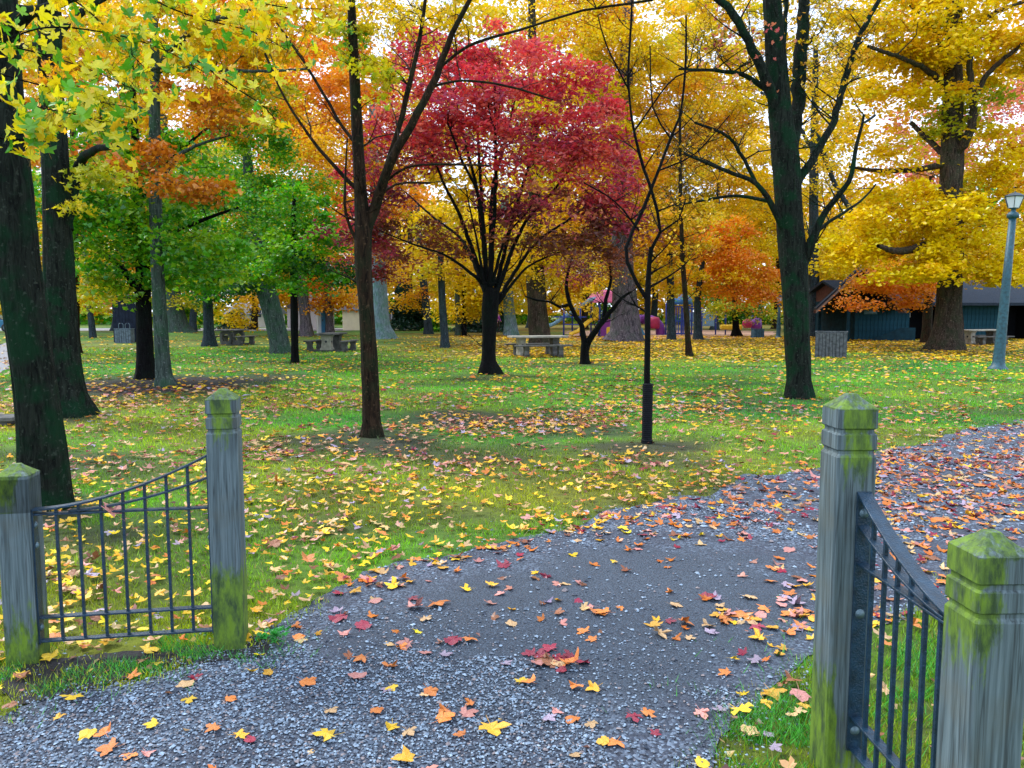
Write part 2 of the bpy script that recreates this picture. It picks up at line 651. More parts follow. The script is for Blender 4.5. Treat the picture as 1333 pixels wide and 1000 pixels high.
PAL = {
    'yellow': [((0.88, 0.59, 0.004), 6), ((0.70, 0.54, 0.010), 2), ((0.84, 0.44, 0.010), 1.6), ((0.44, 0.48, 0.015), 1)],
    'brightyellow': [((0.90, 0.63, 0.003), 6), ((0.80, 0.64, 0.006), 2.4), ((0.82, 0.46, 0.01), 1)],
    'yellowgreen': [((0.50, 0.52, 0.015), 4), ((0.22, 0.38, 0.015), 3), ((0.74, 0.56, 0.01), 3)],
    'frontleaf': [((0.82, 0.66, 0.008), 7), ((0.68, 0.64, 0.012), 3), ((0.10, 0.36, 0.012), 3.2), ((0.85, 0.50, 0.01), 1)],
    'green': [((0.040, 0.22, 0.006), 5), ((0.10, 0.38, 0.006), 4), ((0.30, 0.50, 0.006), 3), ((0.50, 0.50, 0.010), 0.5)],
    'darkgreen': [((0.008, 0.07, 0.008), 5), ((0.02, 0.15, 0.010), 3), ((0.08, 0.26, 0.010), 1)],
    'greenmix': [((0.035, 0.22, 0.006), 4), ((0.09, 0.38, 0.006), 4), ((0.32, 0.50, 0.008), 2), ((0.66, 0.56, 0.008), 1.4)],
    'orange': [((0.84, 0.27, 0.010), 5), ((0.84, 0.40, 0.010), 3), ((0.70, 0.17, 0.012), 2)],
    'orangeyellow': [((0.84, 0.42, 0.008), 4), ((0.85, 0.56, 0.008), 5), ((0.78, 0.26, 0.010), 1.6)],
    'rust': [((0.60, 0.19, 0.010), 4), ((0.74, 0.32, 0.010), 4), ((0.38, 0.10, 0.010), 2)],
    'red': [((0.66, 0.030, 0.045), 5), ((0.80, 0.11, 0.06), 3), ((0.34, 0.015, 0.065), 4), ((0.78, 0.22, 0.14), 1)],
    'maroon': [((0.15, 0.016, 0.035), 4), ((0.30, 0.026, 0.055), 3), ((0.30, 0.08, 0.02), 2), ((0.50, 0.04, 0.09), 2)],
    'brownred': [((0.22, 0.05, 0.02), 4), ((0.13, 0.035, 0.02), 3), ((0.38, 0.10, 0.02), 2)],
    'pink': [((0.72, 0.16, 0.14), 4), ((0.76, 0.30, 0.10), 3), ((0.5, 0.07, 0.1), 1)],
    'conifer': [((0.012, 0.045, 0.025), 4), ((0.02, 0.07, 0.03), 3)],
}


def pick_cols(pal, n, rg, spread=0.16):
    cs = np.array([c for c, w in PAL[pal]])
    w = np.array([w for c, w in PAL[pal]], float)
    k = rg.choice(len(cs), n, p=w / w.sum())
    return np.clip(cs[k] * rg.uniform(1 - spread, 1 + spread, (n, 1)) * rg.uniform(0.9, 1.1, (n, 3)), 0.003, 0.92)


LEAF = mat_leaf()
BARK = {
    'moss': mat_bark('mossy_bark', (0.0012, 0.0025, 0.0025), (0.026, 0.034, 0.026), (0.004, 0.034, 0.013), 0.8),
    'dark': mat_bark('dark_bark', (0.001, 0.0012, 0.0016), (0.008, 0.008, 0.009), (0.003, 0.010, 0.006), 0.4),
    'brown': mat_bark('brown_bark', (0.003, 0.002, 0.0015), (0.050, 0.030, 0.017), (0.012, 0.03, 0.012), 0.4),
    'greygreen': mat_bark('grey_green_bark', (0.016, 0.026, 0.024), (0.10, 0.14, 0.12), (0.03, 0.10, 0.045), 0.5, 0.8),
    'pale': mat_bark('pale_bark', (0.07, 0.12, 0.15), (0.30, 0.42, 0.48), (0.08, 0.22, 0.13), 0.5, 0.7),
    'purple': mat_bark('furrowed_grey_bark', (0.016, 0.014, 0.020), (0.20, 0.165, 0.19), (0.05, 0.08, 0.05), 0.35, 0.6),
    'oak': mat_bark('furrowed_brown_bark', (0.009, 0.007, 0.006), (0.095, 0.070, 0.052), (0.02, 0.045, 0.018), 0.35, 0.7),
    'slate': mat_bark('slate_bark', (0.010, 0.015, 0.020), (0.055, 0.078, 0.095), (0.015, 0.045, 0.03), 0.3, 0.8),
}


# ------------------------------------------------------------------ trees
COV = 2.35


def px_path(pts, Y, ys=None):
    """(px, py, width_px[, dy]) -> x y z r at depth Y"""
    out = []
    for q in pts:
        dy = q[3] if len(q) > 3 else 0.0
        p = U(q[0], q[1], Y + dy)
        out.append((p.x, p.y, p.z, q[2] * (Y + dy) / F / 2))
    return np.array(out)


def tree(name, label, trunk, bark, limbs=(), crowns=(), Y=None, cat='tree', group=None, flare=0.35, flare_h=0.35, ridge=0.05,
         sides=20, leaf=0.12, tpl='kite', twigs=0, twig_len=1.0, cov=1.3, seed=1, tilt=(15, 78), clump=0.75, twig_r=0.008, node_min=0.22):
    rg = np.random.default_rng(seed)
    base = G(trunk[0][0], trunk[0][1]) if Y is None else U(trunk[0][0], trunk[0][1], Y)
    base.z = 0
    Yt = base.y
    root = empty(name, base, 0, label, cat, group)
    loc = np.array(base)
    P = px_path(trunk, Yt)
    P[0, 2] = -0.05
    step = max(0.12, P[0, 3] * 0.8)
    Ps = smooth_path(P, step)
    a = Acc()
    tube(a, Ps, sides, flare, flare_h, ridge, seed, 0.04)
    a.build('trunk', bark, root, True, None).location = (0, 0, 0)
    t_o = C.objects[-1]
    t_o.data.transform(Matrix.Translation(-base))
    nodes = [Ps[i] for i in range(0, len(Ps)) if Ps[i, 2] > node_min * Ps[-1, 2]]
    for L in limbs:
        dyend = rg.uniform(-0.12, 0.12) * Yt * 0.5
        LL = []
        n = len(L)
        for i, q in enumerate(L):
            if len(q) > 3:
                LL.append(q)
            else:
                LL.append((q[0], q[1], q[2], dyend * (i / max(1, n - 1))))
        Q = smooth_path(px_path(LL, Yt), max(0.12, 0.15))
        w = Q[:, :3] + rg.normal(0, 0.15, (len(Q), 3)) * Q[:, 3:4]
        Q[:, :3] = w
        a = Acc()
        tube(a, Q, max(6, sides // 2), 0.0, 0.3, ridge * 0.5, seed + 7, 0.05)
        lo = a.build('limb', bark, root, True)
        lo.data.transform(Matrix.Translation(-base))
        nodes += [q for q in Q[1:]]
    nodes = np.array(nodes)
    br = Acc()
    fol = Acc()
    twig_starts = []
    # foliage clumps, each carried by a branch that leaves the nearest wood below it
    cl = []
    lpx = leaf * F / Yt
    for (cx, cy, rx, ry, pal, *opt) in crowns:
        o = opt[0] if opt else {}
        cv = o.get('cov', cov) * COV
        dy = o.get('dy', 0.0)
        dr = o.get('depth', 0.9) * min(rx, 2.2 * ry) * Yt / F
        lf = o.get('leaf', leaf)
        ctr = U(cx, cy, Yt + dy)
        RX, RZ = rx * Yt / F, ry * Yt / F
        area = math.pi * rx * ry
        cs = o.get('clump', clump)
        N = int(cv * area / (0.40 * (lf * F / Yt) ** 2))
        nc = max(4, int(area / ((cs * F / Yt) ** 2 * 0.9)))
        per = max(4, int(N / nc))
        for _ in range(nc):
            while True:
                u = rg.uniform(-1, 1, 3)
                if 0.02 < (u ** 2).sum() < 1: break
            u *= rg.uniform(0.85, 1.08)
            cl.append((np.array([ctr.x + u[0] * RX, ctr.y + u[1] * dr, ctr.z + u[2] * RZ]), cs * rg.uniform(0.6, 1.3), per, pal, lf, o.get('tpl', tpl), o.get('flat', 0.42)))
    if cl:
        mid = nodes[:, :3].mean(0)
        cl.sort(key=lambda c: np.min(np.sum((nodes[:, :3] - c[0]) ** 2, 1)))
        for (c, cs, per, pal, lf, tp, flat) in cl:
            d = nodes[:, :3] - c
            dist = np.linalg.norm(d, axis=1)
            cost = dist + 0.9 * np.maximum(0, d[:, 2] + 0.1) + 0.2 * (nodes[:, 3] < 0.012)
            k = int(np.argmin(cost))
            s = nodes[k]
            Ld = max(dist[k], 0.05)
            if Ld > 0.15:
                r0 = min(s[3] * 0.6, 0.006 + 0.013 * Ld)
                r0 = max(r0, twig_r)
                hor = c - s[:3]
                m1 = s[:3] + hor * 0.4 + np.array([0, 0, 0.10 * Ld]) + rg.normal(0, 0.06, 3) * Ld
                m2 = s[:3] + hor * 0.75 + np.array([0, 0, 0.09 * Ld]) + rg.normal(0, 0.05, 3) * Ld
                Q = np.array([[*s[:3], r0], [*m1, r0 * 0.75], [*m2, r0 * 0.55], [*c, r0 * 0.35]])
                Q = smooth_path(Q, max(0.25, Ld / 6))
                tube(br, Q, 5 if r0 > 0.02 else 3)
                nodes = np.vstack([nodes, Q[1:]])
            # sprays of twigs round the clump
            for _ in range(3):
                dv = rg.normal(0, 1, 3) * np.array([1, 1, 0.4])
                dv /= np.linalg.norm(dv)
                e = c + dv * cs * 0.9
                tube(br, [[*c, twig_r * 0.8], [*((c + e) / 2 + rg.normal(0, .08, 3) * cs), twig_r * 0.6], [*e, twig_r * 0.3]], 3)
            g = rg.normal(0, 0.5, (per, 3))
            g /= np.maximum(1, np.linalg.norm(g, axis=1)[:, None] / 1.3)
            pos = c + g * np.array([cs, cs, cs * flat])
            # drooping outward edge of each spray
            pos[:, 2] -= 0.25 * (g[:, 0] ** 2 + g[:, 1] ** 2) * cs
            base_c = rg.uniform(0.86, 1.12)
            cols = np.clip(pick_cols(pal, per, rg) * base_c, 0.002, 0.92)
            # neighbouring leaves turn together
            mean = pick_cols(pal, 1, rg)
            cols = cols * 0.55 + mean * 0.45
            leaves(fol, pos, lf * rg.uniform(0.65, 1.2, per), cols, tp, tilt, 0.5 if tp in ('maple', 'lobed') else 0, rg)
    # bare twigs
    if twigs:
        cand = nodes[nodes[:, 3] < max(0.05, P[0, 3] * 0.75)]
        if len(cand) == 0: cand = nodes
        for _ in range(twigs):
            s = cand[rg.integers(len(cand))]
            grow(br, s, rg, twig_len * rg.uniform(0.5, 1.2), min(s[3] * 0.55, 0.018), 0, twig_r)
    if br.n:
        o = br.build('branches', bark, root, True)
        o.data.transform(Matrix.Translation(-base))
        o['kind'] = 'stuff'
    if fol.n:
        o = fol.build('foliage', LEAF, root)
        o.data.transform(Matrix.Translation(-base))
        o['kind'] = 'stuff'
    return root


def grow(acc, s, rg, L, r, lev, rmin):
    th = rg.uniform(0, 2 * math.pi)
    up = rg.uniform(0.15, 0.95)
    d = np.array([math.cos(th), math.sin(th) * 0.8, up])
    d /= np.linalg.norm(d)
    pts = [np.array([*s[:3], max(r, rmin)])]
    k = 5
    for i in range(k):
        d = d + rg.normal(0, 0.13, 3) + np.array([0, 0, 0.05])
        d /= np.linalg.norm(d)
        p = pts[-1][:3] + d * L / k
        pts.append(np.array([*p, max(rmin * 0.45, r * (1 - (i + 1) / (k + 0.5)))]))
    tube(acc, smooth_path(pts, L / 8), 4 if lev == 0 else 3)
    if lev < 2:
        for _ in range(4 if lev == 0 else 3):
            q = pts[rg.integers(1, k)]
            grow(acc, q, rg, L * rg.uniform(0.35, 0.65), max(q[3] * 0.6, rmin * 0.6), lev + 1, rmin * 0.8)


# ================================================================== THE GROUND
def vnoise(x, y, s, seed=0):
    rs = np.random.default_rng(seed + 1000)
    o = 0
    for k in range(7):
        a, b, ph = rs.normal(0, 1), rs.normal(0, 1), rs.uniform(0, 6.28)
        o = o + np.sin((a * x + b * y) / s + ph + 1.3 * np.sin((b * x - a * y) / s * 0.7 + ph))
    return o / 7 ** 0.5


BARE = []   # worn patches: centre, radii, amount
for (px, py, rx, ry, am) in [(480, 572, 110, 16, .75), (600, 545, 90, 12, .8), (842, 582, 100, 10, .85), (760, 562, 80, 9, .7), (700, 548, 60, 9, .6),
                             (215, 500, 135, 13, 1.0), (330, 493, 60, 7, .8), (85, 545, 60, 10, .7), (635, 490, 60, 5, .45), (60, 668, 70, 26, .8), (120, 700, 80, 18, .6),
                             (120, 600, 70, 12, .5), (880, 600, 90, 10, .5), (765, 474, 40, 3, .6), (1232, 458, 60, 5, .55), (1150, 600, 60, 6, .4), (640, 600, 60, 8, .4)]:
    c = G(px, py)
    BARE.append((c.x, c.y, rx * c.y / F, ry * c.y ** 2 / (CAM_H * F), am))


def bare_at(x, y):
    b = np.zeros_like(x)
    for (cx, cy, rx, ry, am) in BARE:
        d = ((x - cx) / rx) ** 2 + ((y - cy) / ry) ** 2
        d = d * (1 + 0.3 * vnoise(x, y, 0.5, 3))
        b = np.maximum(b, am * np.clip(1.5 - d, 0, 1))
    return b


def lawn_col(x, y):
    t1 = np.clip((y - 11.5) / 5, 0, 1)[:, None]
    olive = np.array([0.290, 0.430, 0.004])
    fresh = np.array([0.160, 0.480, 0.004])
    c = olive * (1 - t1) + fresh * t1
    t2 = (np.clip((y - 25) / 7, 0, 1) * np.clip((x / np.maximum(y, 1) + 0.22) * 6, 0.25, 1))[:, None]
    c = c * (1 - t2) + np.array([0.42, 0.38, 0.012]) * t2
    n = vnoise(x, y, 0.55, 5)[:, None]
    n2 = vnoise(x, y, 2.2, 6)[:, None]
    c = c * np.clip(1 + 0.30 * n + 0.20 * n2, .25, 1.8)
    c[:, 0] *= np.clip(1 + 0.40 * vnoise(x, y, 1.1, 9) + .25 * vnoise(x, y, 4.5, 10), .3, 2.2)
    b = bare_at(x, y)[:, None]
    soil = np.array([0.045, 0.032, 0.026])
    c = c * (1 - b) + soil * b
    return np.clip(c, 0.01, 0.6)


def tuft_mat(name, rough, bump, sc, attr=True, col=(1, 1, 1), dark=0.45):
    m, n, l = new_mat(name)
    o = n.new('ShaderNodeOutputMaterial')
    p = n.new('ShaderNodeBsdfPrincipled')
    tc = n.new('ShaderNodeTexCoord')
    nz = n.new('ShaderNodeTexNoise')
    nz.inputs['Scale'].default_value = sc
    nz.inputs['Detail'].default_value = 9
    nz.inputs['Roughness'].default_value = 0.75
    l.new(tc.outputs['Object'], nz.inputs['Vector'])
    rp = n.new('ShaderNodeValToRGB')
    rp.color_ramp.elements[0].position = 0.35
    rp.color_ramp.elements[1].position = 0.65
    rp.color_ramp.elements[0].color = (dark, dark, dark * 0.8, 1)
    rp.color_ramp.elements[1].color = (1.15, 1.15, 1.1, 1)
    l.new(nz.outputs['Fac'], rp.inputs['Fac'])
    mx = n.new('ShaderNodeMixRGB')
    mx.blend_type = 'MULTIPLY'
    mx.inputs[0].default_value = 1
    if attr:
        at = n.new('ShaderNodeAttribute')
        at.attribute_name = 'Col'
        l.new(at.outputs['Color'], mx.inputs[1])
    else:
        mx.inputs[1].default_value = tuple(col) + (1,)
    l.new(rp.outputs['Color'], mx.inputs[2])
    l.new(mx.outputs[0], p.inputs['Base Color'])
    p.inputs['Roughness'].default_value = rough
    b = n.new('ShaderNodeBump')
    b.inputs['Strength'].default_value = bump
    b.inputs['Distance'].default_value = 0.03
    l.new(nz.outputs['Fac'], b.inputs['Height'])
    l.new(b.outputs['Normal'], p.inputs['Normal'])
    l.new(p.outputs['BSDF'], o.inputs['Surface'])
    return m


HILL = G(232, 440)


def hill(x, y):
    return 0.32 * np.exp(-(((x - HILL.x + 0.5) / 3.2) ** 2 + ((y - HILL.y) / 4.0) ** 2))


gx = np.concatenate([[-1500, -400, -150, -80], np.arange(-50, -8, 1.0), np.arange(-8, 8, 0.22), np.arange(8, 51, 1.0), [80, 150, 400, 1500]])
gy = np.concatenate([[-300, -40, -10, -2], np.arange(0, 20, 0.22), np.arange(20, 90, 0.8), [100, 130, 200, 500, 1800]])
XX, YY = np.meshgrid(gx, gy)
xs, ys = XX.ravel(), YY.ravel()
a = Acc()
ni, nj = XX.shape
i, j = np.meshgrid(np.arange(ni - 1), np.arange(nj - 1), indexing='ij')
q = np.stack([i * nj + j, i * nj + j + 1, (i + 1) * nj + j + 1, (i + 1) * nj + j], -1).reshape(-1, 4)
a.add(np.stack([xs, ys, hill(xs, ys)], 1), q, lawn_col(xs, ys) * 0.38)
tag(a.build('lawn', tuft_mat('lawn_ground', 0.95, 0.9, 9.0), None, True), kind='structure')


def densify(P, step=0.12, jit=0.05, seed=0):
    rs = np.random.default_rng(seed)
    out = []
    n = len(P)
    for k in range(n):
        p, q2 = np.array(P[k]), np.array(P[(k + 1) % n])
        L = np.linalg.norm(q2 - p)
        m = max(1, int(L / step)) if L < 30 else 3
        for t in np.linspace(0, 1, m, endpoint=False):
            w = p * (1 - t) + q2 * t
            j2 = jit * (1 + 0.12 * max(0, w[1]))
            w = w + j2 * np.array([vnoise(w[0:1], w[1:2], 0.25, seed)[0], vnoise(w[0:1], w[1:2], 0.25, seed + 1)[0]]) + rs.normal(0, jit * 0.25, 2)
            out.append(w)
    return np.array(out)


def inside(poly, x, y):
    c = np.zeros(len(x), bool)
    px_, py_ = poly[:, 0], poly[:, 1]
    j = len(poly) - 1
    for i in range(len(poly)):
        if py_[i] != py_[j]:
            m = ((py_[i] > y) != (py_[j] > y)) & (x < (px_[j] - px_[i]) * (y - py_[i]) / (py_[j] - py_[i]) + px_[i])
            c ^= m
        j = i
    return c


def sheet(name, poly, z, mat, kind='structure'):
    import bmesh
    bm = bmesh.new()
    vs = [bm.verts.new((p[0], p[1], z)) for p in poly]
    bm.faces.new(vs)
    bmesh.ops.triangulate(bm, faces=bm.faces[:])
    me = bpy.data.meshes.new(name)
    bm.normal_update()
    for f in bm.faces:
        if f.normal.z < 0: f.normal_flip()
    bm.to_mesh(me)
    bm.free()
    me.materials.append(mat)
    o = bpy.data.objects.new(name, me)
    C.objects.link(o)
    if kind: o['kind'] = kind
    return o


def gravel_mat(name, base, lo, hi):
    m, n, l = new_mat(name)
    o = n.new('ShaderNodeOutputMaterial')
    p = n.new('ShaderNodeBsdfPrincipled')
    tc = n.new('ShaderNodeTexCoord')
    vo = n.new('ShaderNodeTexVoronoi')
    vo.inputs['Scale'].default_value = 75
    l.new(tc.outputs['Object'], vo.inputs['Vector'])
    sx = n.new('ShaderNodeSeparateColor')
    l.new(vo.outputs['Color'], sx.inputs[0])
    rp = n.new('ShaderNodeValToRGB')
    e = rp.color_ramp.elements
    e[0].position = 0.0
    e[0].color = tuple(lo) + (1,)
    e[1].position = 1.0
    e[1].color = tuple(hi) + (1,)
    k = e.new(0.55)
    k.color = tuple(base) + (1,)
    l.new(sx.outputs[0], rp.inputs['Fac'])
    # packed earth between patches of stone
    nz = n.new('ShaderNodeTexNoise')
    nz.inputs['Scale'].default_value = 1.9
    nz.inputs['Detail'].default_value = 7
    l.new(tc.outputs['Object'], nz.inputs['Vector'])
    r2 = n.new('ShaderNodeValToRGB')
    r2.color_ramp.elements[0].position = 0.42
    r2.color_ramp.elements[1].position = 0.58
    r2.color_ramp.elements[0].color = (0.75, 0.75, 0.75, 1)
    r2.color_ramp.elements[1].color = (0.05, 0.05, 0.05, 1)
    l.new(nz.outputs['Fac'], r2.inputs['Fac'])
    mx = n.new('ShaderNodeMixRGB')
    mx.inputs[2].default_value = (0.024, 0.030, 0.050, 1)
    l.new(r2.outputs['Color'], mx.inputs[0])
    l.new(rp.outputs['Color'], mx.inputs[1])
    l.new(mx.outputs[0], p.inputs['Base Color'])
    # the trodden middle, where fines have filled the stones
    cpk = G(800, 812)
    mpk = n.new('ShaderNodeMapping')
    mpk.vector_type = 'TEXTURE'
    mpk.inputs['Location'].default_value = (cpk.x - .08, cpk.y + .16, 0)
    mpk.inputs['Rotation'].default_value = (0, 0, R(38))
    mpk.inputs['Scale'].default_value = (1.5, .92, 1)
    l.new(tc.outputs['Object'], mpk.inputs['Vector'])
    ln = n.new('ShaderNodeVectorMath')
    ln.operation = 'LENGTH'
    l.new(mpk.outputs[0], ln.inputs[0])
    nk = n.new('ShaderNodeTexNoise')
    nk.inputs['Scale'].default_value = 3.2
    nk.inputs['Detail'].default_value = 8
    nk.inputs['Roughness'].default_value = .7
    l.new(tc.outputs['Object'], nk.inputs['Vector'])
    ak = n.new('ShaderNodeMath')
    ak.operation = 'MULTIPLY_ADD'
    ak.inputs[1].default_value = 1.5
    l.new(nk.outputs['Fac'], ak.inputs[0])
    l.new(ln.outputs['Value'], ak.inputs[2])
    rk = n.new('ShaderNodeValToRGB')
    rk.color_ramp.elements[0].position = .78
    rk.color_ramp.elements[1].position = 1.0
    rk.color_ramp.elements[0].color = (.88, .88, .88, 1)
    rk.color_ramp.elements[1].color = (0, 0, 0, 1)
    hk = n.new('ShaderNodeMath')
    hk.operation = 'MULTIPLY'
    hk.inputs[1].default_value = .5
    l.new(ak.outputs[0], hk.inputs[0])
    l.new(hk.outputs[0], rk.inputs['Fac'])
    # fine grit colour of the trodden part
    vg = n.new('ShaderNodeTexNoise')
    vg.inputs['Scale'].default_value = 120
    vg.inputs['Detail'].default_value = 3
    l.new(tc.outputs['Object'], vg.inputs['Vector'])
    rg_ = n.new('ShaderNodeValToRGB')
    rg_.color_ramp.elements[0].position = .40
    rg_.color_ramp.elements[1].position = .66
    rg_.color_ramp.elements[0].color = (.012, .020, .032, 1)
    rg_.color_ramp.elements[1].color = (.060, .088, .125, 1)
    l.new(vg.outputs['Fac'], rg_.inputs['Fac'])
    mk = n.new('ShaderNodeMixRGB')
    l.new(rk.outputs['Color'], mk.inputs[0])
    l.new(mx.outputs[0], mk.inputs[1])
    l.new(rg_.outputs['Color'], mk.inputs[2])
    l.new(mk.outputs[0], p.inputs['Base Color'])
    p.inputs['Roughness'].default_value = 0.7
    b = n.new('ShaderNodeBump')
    b.inputs['Strength'].default_value = 0.8
    b.inputs['Distance'].default_value = 0.008
    l.new(vo.outputs['Distance'], b.inputs['Height'])
    b.invert = True
    l.new(b.outputs['Normal'], p.inputs['Normal'])
    l.new(p.outputs['BSDF'], o.inputs['Surface'])
    return m


edge_far = [(-60, 962), (0, 928), (120, 896), (230, 868), (330, 852), (372, 815), (415, 782), (480, 754), (560, 729), (640, 708), (720, 690), (800, 668), (870, 648),
            (960, 630), (1050, 612), (1110, 598), (1180, 583), (1260, 563), (1340, 546), (1520, 517)]
edge_near = [(1620, 600), (1480, 680), (1333, 728), (1250, 755), (1190, 792), (1140, 838), (1070, 868), (1000, 892), (950, 930), (925, 1000), (918, 1100)]
pp = [(-9, 1.2)] + [tuple(G(*q)[:2]) for q in edge_far] + [tuple(G(*q)[:2]) for q in edge_near] + [(0.55, 0.9), (0.8, -8), (-9, -8)]
PATH = densify(pp, 0.10, 0.055, 4)
pd_ = [(360, 836), (400, 790), (500, 752), (600, 760), (700, 735), (800, 712), (900, 700), (990, 706), (1040, 740), (1055, 800), (1040, 862), (980, 888), (930, 925), (905, 1010), (800, 1080), (770, 980), (745, 925), (720, 880), (640, 850), (560, 850), (490, 852)]
PACKED = densify([tuple(G(*q)[:2]) for q in pd_], 0.05, 0.06, 15)
sheet('path', PATH, 0.006, gravel_mat('packed_gravel', (0.045, 0.062, 0.098), (0.010, 0.015, 0.028), (0.18, 0.24, 0.32)))

soil_m = tuft_mat('damp_soil', 0.9, 1.0, 30, False, (0.030, 0.027, 0.032), 0.35)
for px_poly in ([(-20, 880), (60, 866), (170, 856), (280, 842), (330, 838), (330, 862), (240, 872), (120, 900), (0, 935)],):
    P_ = densify([tuple(G(*q)[:2]) for q in px_poly], 0.045, 0.038, 8)
    sheet('soil_patch', P_, 0.011 if px_poly[0][0] < 0 else 0.0115, soil_m)

road_m = tuft_mat('worn_asphalt', 0.8, 0.4, 18, False, (0.22, 0.22, 0.26), 0.8)
rp_ = [tuple(G(*q)[:2]) for q in [(-260, 520), (-20, 492), (6, 483), (26, 468), (46, 448), (58, 437), (30, 437), (8, 447), (-16, 455), (-260, 465)]]
sheet('road', densify(rp_, 0.6, 0.03, 2), 0.012, road_m)
mulch_m = tuft_mat('wood_chip_ground', 0.95, 0.6, 12, False, (0.45, 0.27, 0.20), 0.75)
mp_ = [tuple(G(*q)[:2]) for q in [(735, 441), (800, 442), (900, 441), (1005, 440), (1010, 431.5), (900, 430), (740, 431)]]
sheet('playground_surface', densify(mp_, 1.0, 0.05, 5), 0.012, mulch_m)
far_road = [(-90, 66), (-14, 66), (-14, 76), (-90, 76)]
sheet('parking_lot', np.array(far_road), 0.014, road_m)


# ---- grass: blades as real geometry --------------------------------
def grass(y0, y1, dens, h, w, seed):
    rg = np.random.default_rng(seed)
    area = 0.82 * (y1 ** 2 - y0 ** 2)
    n = int(area * dens)
    y = np.sqrt(rg.uniform(y0 ** 2, y1 ** 2, n))
    x = rg.uniform(-0.80, 0.84, n) * y
    b = bare_at(x, y)
    clumpy = vnoise(x, y, 0.16, 21)
    keep = (rg.uniform(0, 1, n) > b * 1.1) & (rg.uniform(0, 1, n) < 0.68 + 0.45 * clumpy)
    sc_ = np.where(y < 8, .09, .16)
    ins = inside(PATH, x + sc_ * rg.normal(0, .5, n) + sc_ * vnoise(x, y, .10, 81) * .7, y + sc_ * rg.normal(0, .5, n) + sc_ * vnoise(x, y, .10, 82) * .7)
    # a few blades have crept into the edge of the path
    keep &= ~ins
    for rp2 in (np.array(rp_), np.array(mp_)):
        keep &= ~inside(rp2, x, y)
    x, y = x[keep], y[keep]
    n = len(x)
    col = lawn_col(x, y) * rg.uniform(0.45, 1.6, (n, 1))
    dry = rg.uniform(0, 1, n) < 0.12
    col[dry] = np.array([0.42, 0.36, 0.09]) * rg.uniform(0.6, 1.2, (dry.sum(), 1))
    hh = h * rg.uniform(0.45, 1.35, n)
    ww = w * rg.uniform(0.6, 1.3, n)
    az = rg.uniform(0, 2 * math.pi, n)
    dx, dy = np.cos(az), np.sin(az)
    ln = rg.uniform(0, 0.9, n) * hh
    la = rg.uniform(0, 2 * math.pi, n)
    z0 = hill(x, y)
    p0 = np.stack([x - dx * ww / 2, y - dy * ww / 2, z0], 1)
    p1 = np.stack([x + dx * ww / 2, y + dy * ww / 2, z0], 1)
    p2 = np.stack([x + np.cos(la) * ln, y + np.sin(la) * ln, z0 + hh], 1)
    V = np.stack([p0, p1, p2], 1).reshape(-1, 3)
    return V, np.arange(3 * n).reshape(-1, 3), np.repeat(np.clip(col, 0.01, 0.8), 3, 0)


TUFTY = [(G(1010, 950), .35), (G(1180, 880), .6), (G(20, 900), .3), (G(200, 862), .3), (G(330, 850), .2)]
a = Acc()
for (q, rr) in TUFTY:
    rg = np.random.default_rng(int(q.x * 100) % 97)
    nn = int(9000 * rr)
    x = q.x + rg.normal(0, rr * .6, nn)
    y = q.y + rg.normal(0, rr * .5, nn)
    k_ = (vnoise(x, y, .09, 71) > -.1) & (~inside(PATH, x, y) | (rg.uniform(0, 1, nn) < .22)) & (y > 1.7)
    x, y = x[k_], y[k_]
    nn = len(x)
    az, hh, la = rg.uniform(0, 6.28, nn), .045 * rg.uniform(.4, 1.4, nn), rg.uniform(0, 6.28, nn)
    ww = .0045
    p0 = np.stack([x - np.cos(az) * ww / 2, y - np.sin(az) * ww / 2, x * 0], 1)
    p1 = np.stack([x + np.cos(az) * ww / 2, y + np.sin(az) * ww / 2, x * 0], 1)
    p2 = np.stack([x + np.cos(la) * hh * .8, y + np.sin(la) * hh * .8, hh], 1)
    cg = np.array([.07, .34, .03]) * rg.uniform(.4, 1.7, (nn, 1))
    a.add(np.stack([p0, p1, p2], 1).reshape(-1, 3), np.arange(3 * nn).reshape(-1, 3), np.repeat(np.clip(cg, 0, .8), 3, 0))
for args in ((1.9, 4.6, 5200, 0.034, 0.0055, 1), (4.6, 7.5, 2500, 0.036, 0.0075, 2), (7.5, 12.5, 950, 0.038, 0.012, 3), (12.5, 21, 360, 0.042, 0.020, 4), (21, 36, 90, 0.05, 0.04, 5)):
    V, f, c = grass(*args)
    a.add(V, f, c)
tag(a.build('grass', mat_leaf('grass_blade', 0.3)), 'short green and olive grass growing across the park lawn', 'grass', kind='stuff')

# ---- loose stones on the path ---------------------------------------
PEB_V = np.array([(1, 0, 0), (0.3, 0.9, 0.05), (-0.8, 0.55, 0), (-0.8, -0.6, 0.05), (0.25, -0.9, 0), (0.25, 0.1, 0.75), (-0.35, -0.1, 0.62)])
PEB_F = np.array([(0, 1, 5), (1, 2, 6), (1, 6, 5), (2, 3, 6), (3, 4, 6), (4, 5, 6), (4, 0, 5)])


